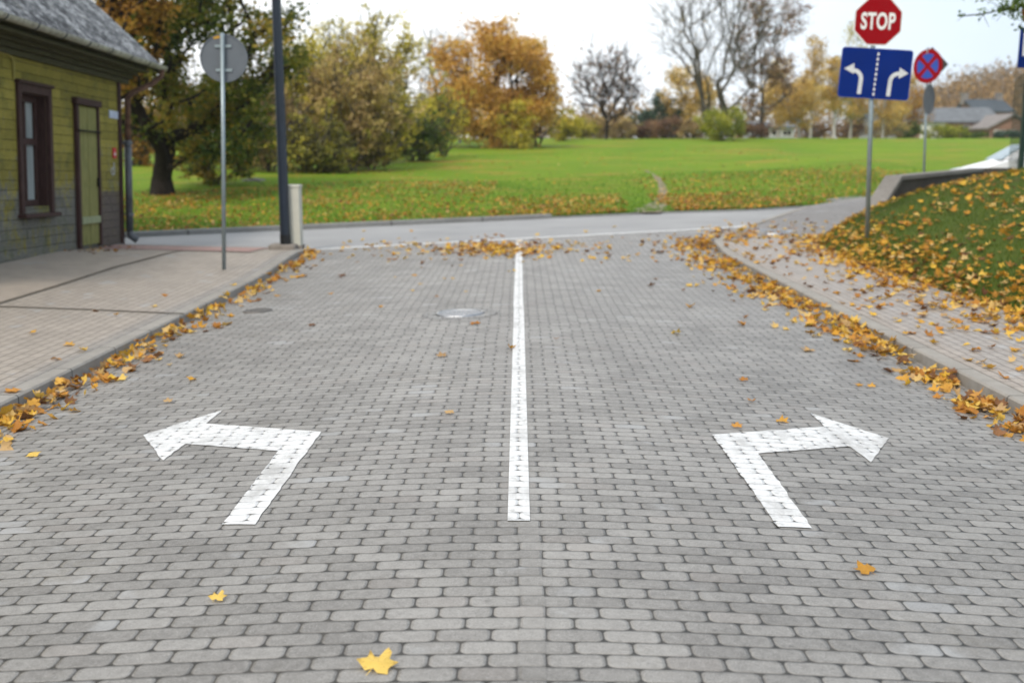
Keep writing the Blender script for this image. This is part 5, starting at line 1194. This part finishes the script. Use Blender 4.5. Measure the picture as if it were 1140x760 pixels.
scat(5200, -.8, 7.5, 0, 6, 1.7, pn); scat(5200, 4.2, 16, 0, 14, 1.4, pn); scat(8500, -16, -.8, 0, 15, 1.35, pn); scat(3000, -16, 16, 0, 40, 1.3, pn); scat(1800, -17, -9, 3, 14, 1.0, pn)
cs = np.array(cs); tt = np.clip(rng.choice([.12, .27, .3, .5, .75, .95], len(cs), p=[.26, .30, .2, .12, .04, .08]) + rng.normal(size=len(cs)) * .06, 0, 1)
v, f, t = leaf_quads(cs, .046, tt, up=1.6, aspect=.8)
tag(np_mesh('lawn_leaf_litter', v, f, leafstuff, tint=t), 'orange brown fallen leaves strewn over the lawn', 'leaves', kind='stuff')

# grass blades
def blades(n, pf, hgt, wid):
    Vs = np.zeros((n, 3, 3))
    p = np.array([pf() for _ in range(n)]); a = rng.uniform(0, 2 * np.pi, n); dx = np.stack([np.cos(a), np.sin(a), np.zeros(n)], 1) * wid * .5
    tip = p + np.stack([rng.normal(size=n) * .4, rng.normal(size=n) * .4, np.ones(n)], 1) * (hgt * rng.uniform(.5, 1.3, n))[:, None]
    Vs[:, 0] = p - dx; Vs[:, 1] = p + dx; Vs[:, 2] = tip; return Vs.reshape(-1, 3), np.arange(n * 3).reshape(n, 3), np.clip(rng.normal(size=n) * .25 + .5, 0, 1)
gb = leafmat('grass_blades', [(0, (0.045, 0.08, 0.010)), (.5, (0.095, 0.15, 0.018)), (1, (0.18, 0.20, 0.04))], .4)
def bank_p():
    y = 9 + 22 * rng.random() ** 1.2; d_ = 9 * rng.random() ** 1.3; x = bx(y) + d_ + .02; return (x, y, B(x, y) - .01)
v, f, t = blades(80000, bank_p, .085, .012); tag(np_mesh('bank_grass', v, f, gb, tint=t), 'short dark green grass growing on the bank', 'grass', kind='stuff')
gl = leafmat('lawn_blades', [(0, (0.06, 0.15, 0.015)), (.5, (0.11, 0.23, 0.02)), (1, (0.20, 0.28, 0.04))], .3)
def lawn_p():
    x = rng.uniform(-17, 18); t = .02 + 16 * rng.random() ** 2.2; y = fk_y(x) + .1 + t; return (x, y, lawn_z(x, y) - .01)
v, f, t = blades(45000, lawn_p, .09, .03); tag(np_mesh('lawn_blades', v, f, gl, tint=t), 'bright green grass growing on the lawn by the road', 'grass', kind='stuff')
print('ITEMS', len(ITEMS))

# thin autumn haze over the park
hb = MB(); hb.box((-420, -60, -4.0), (560, 640, 60)); hzo = hb.build('haze', bpy.data.materials.new('haze_air')); hm = hzo.data.materials[0]; hm.use_nodes = True
hm.node_tree.nodes.remove(hm.node_tree.nodes['Principled BSDF']); pv = hm.node_tree.nodes.new('ShaderNodeVolumePrincipled'); pv.inputs['Color'].default_value = (0.93, 0.95, 0.97, 1); pv.inputs['Density'].default_value = 0.0003; pv.inputs['Anisotropy'].default_value = 0.2
hm.node_tree.links.new(pv.outputs[0], hm.node_tree.nodes['Material Output'].inputs['Volume']); tag(hzo, 'thin pale haze hanging over the lawn and far hill', 'haze', kind='stuff')
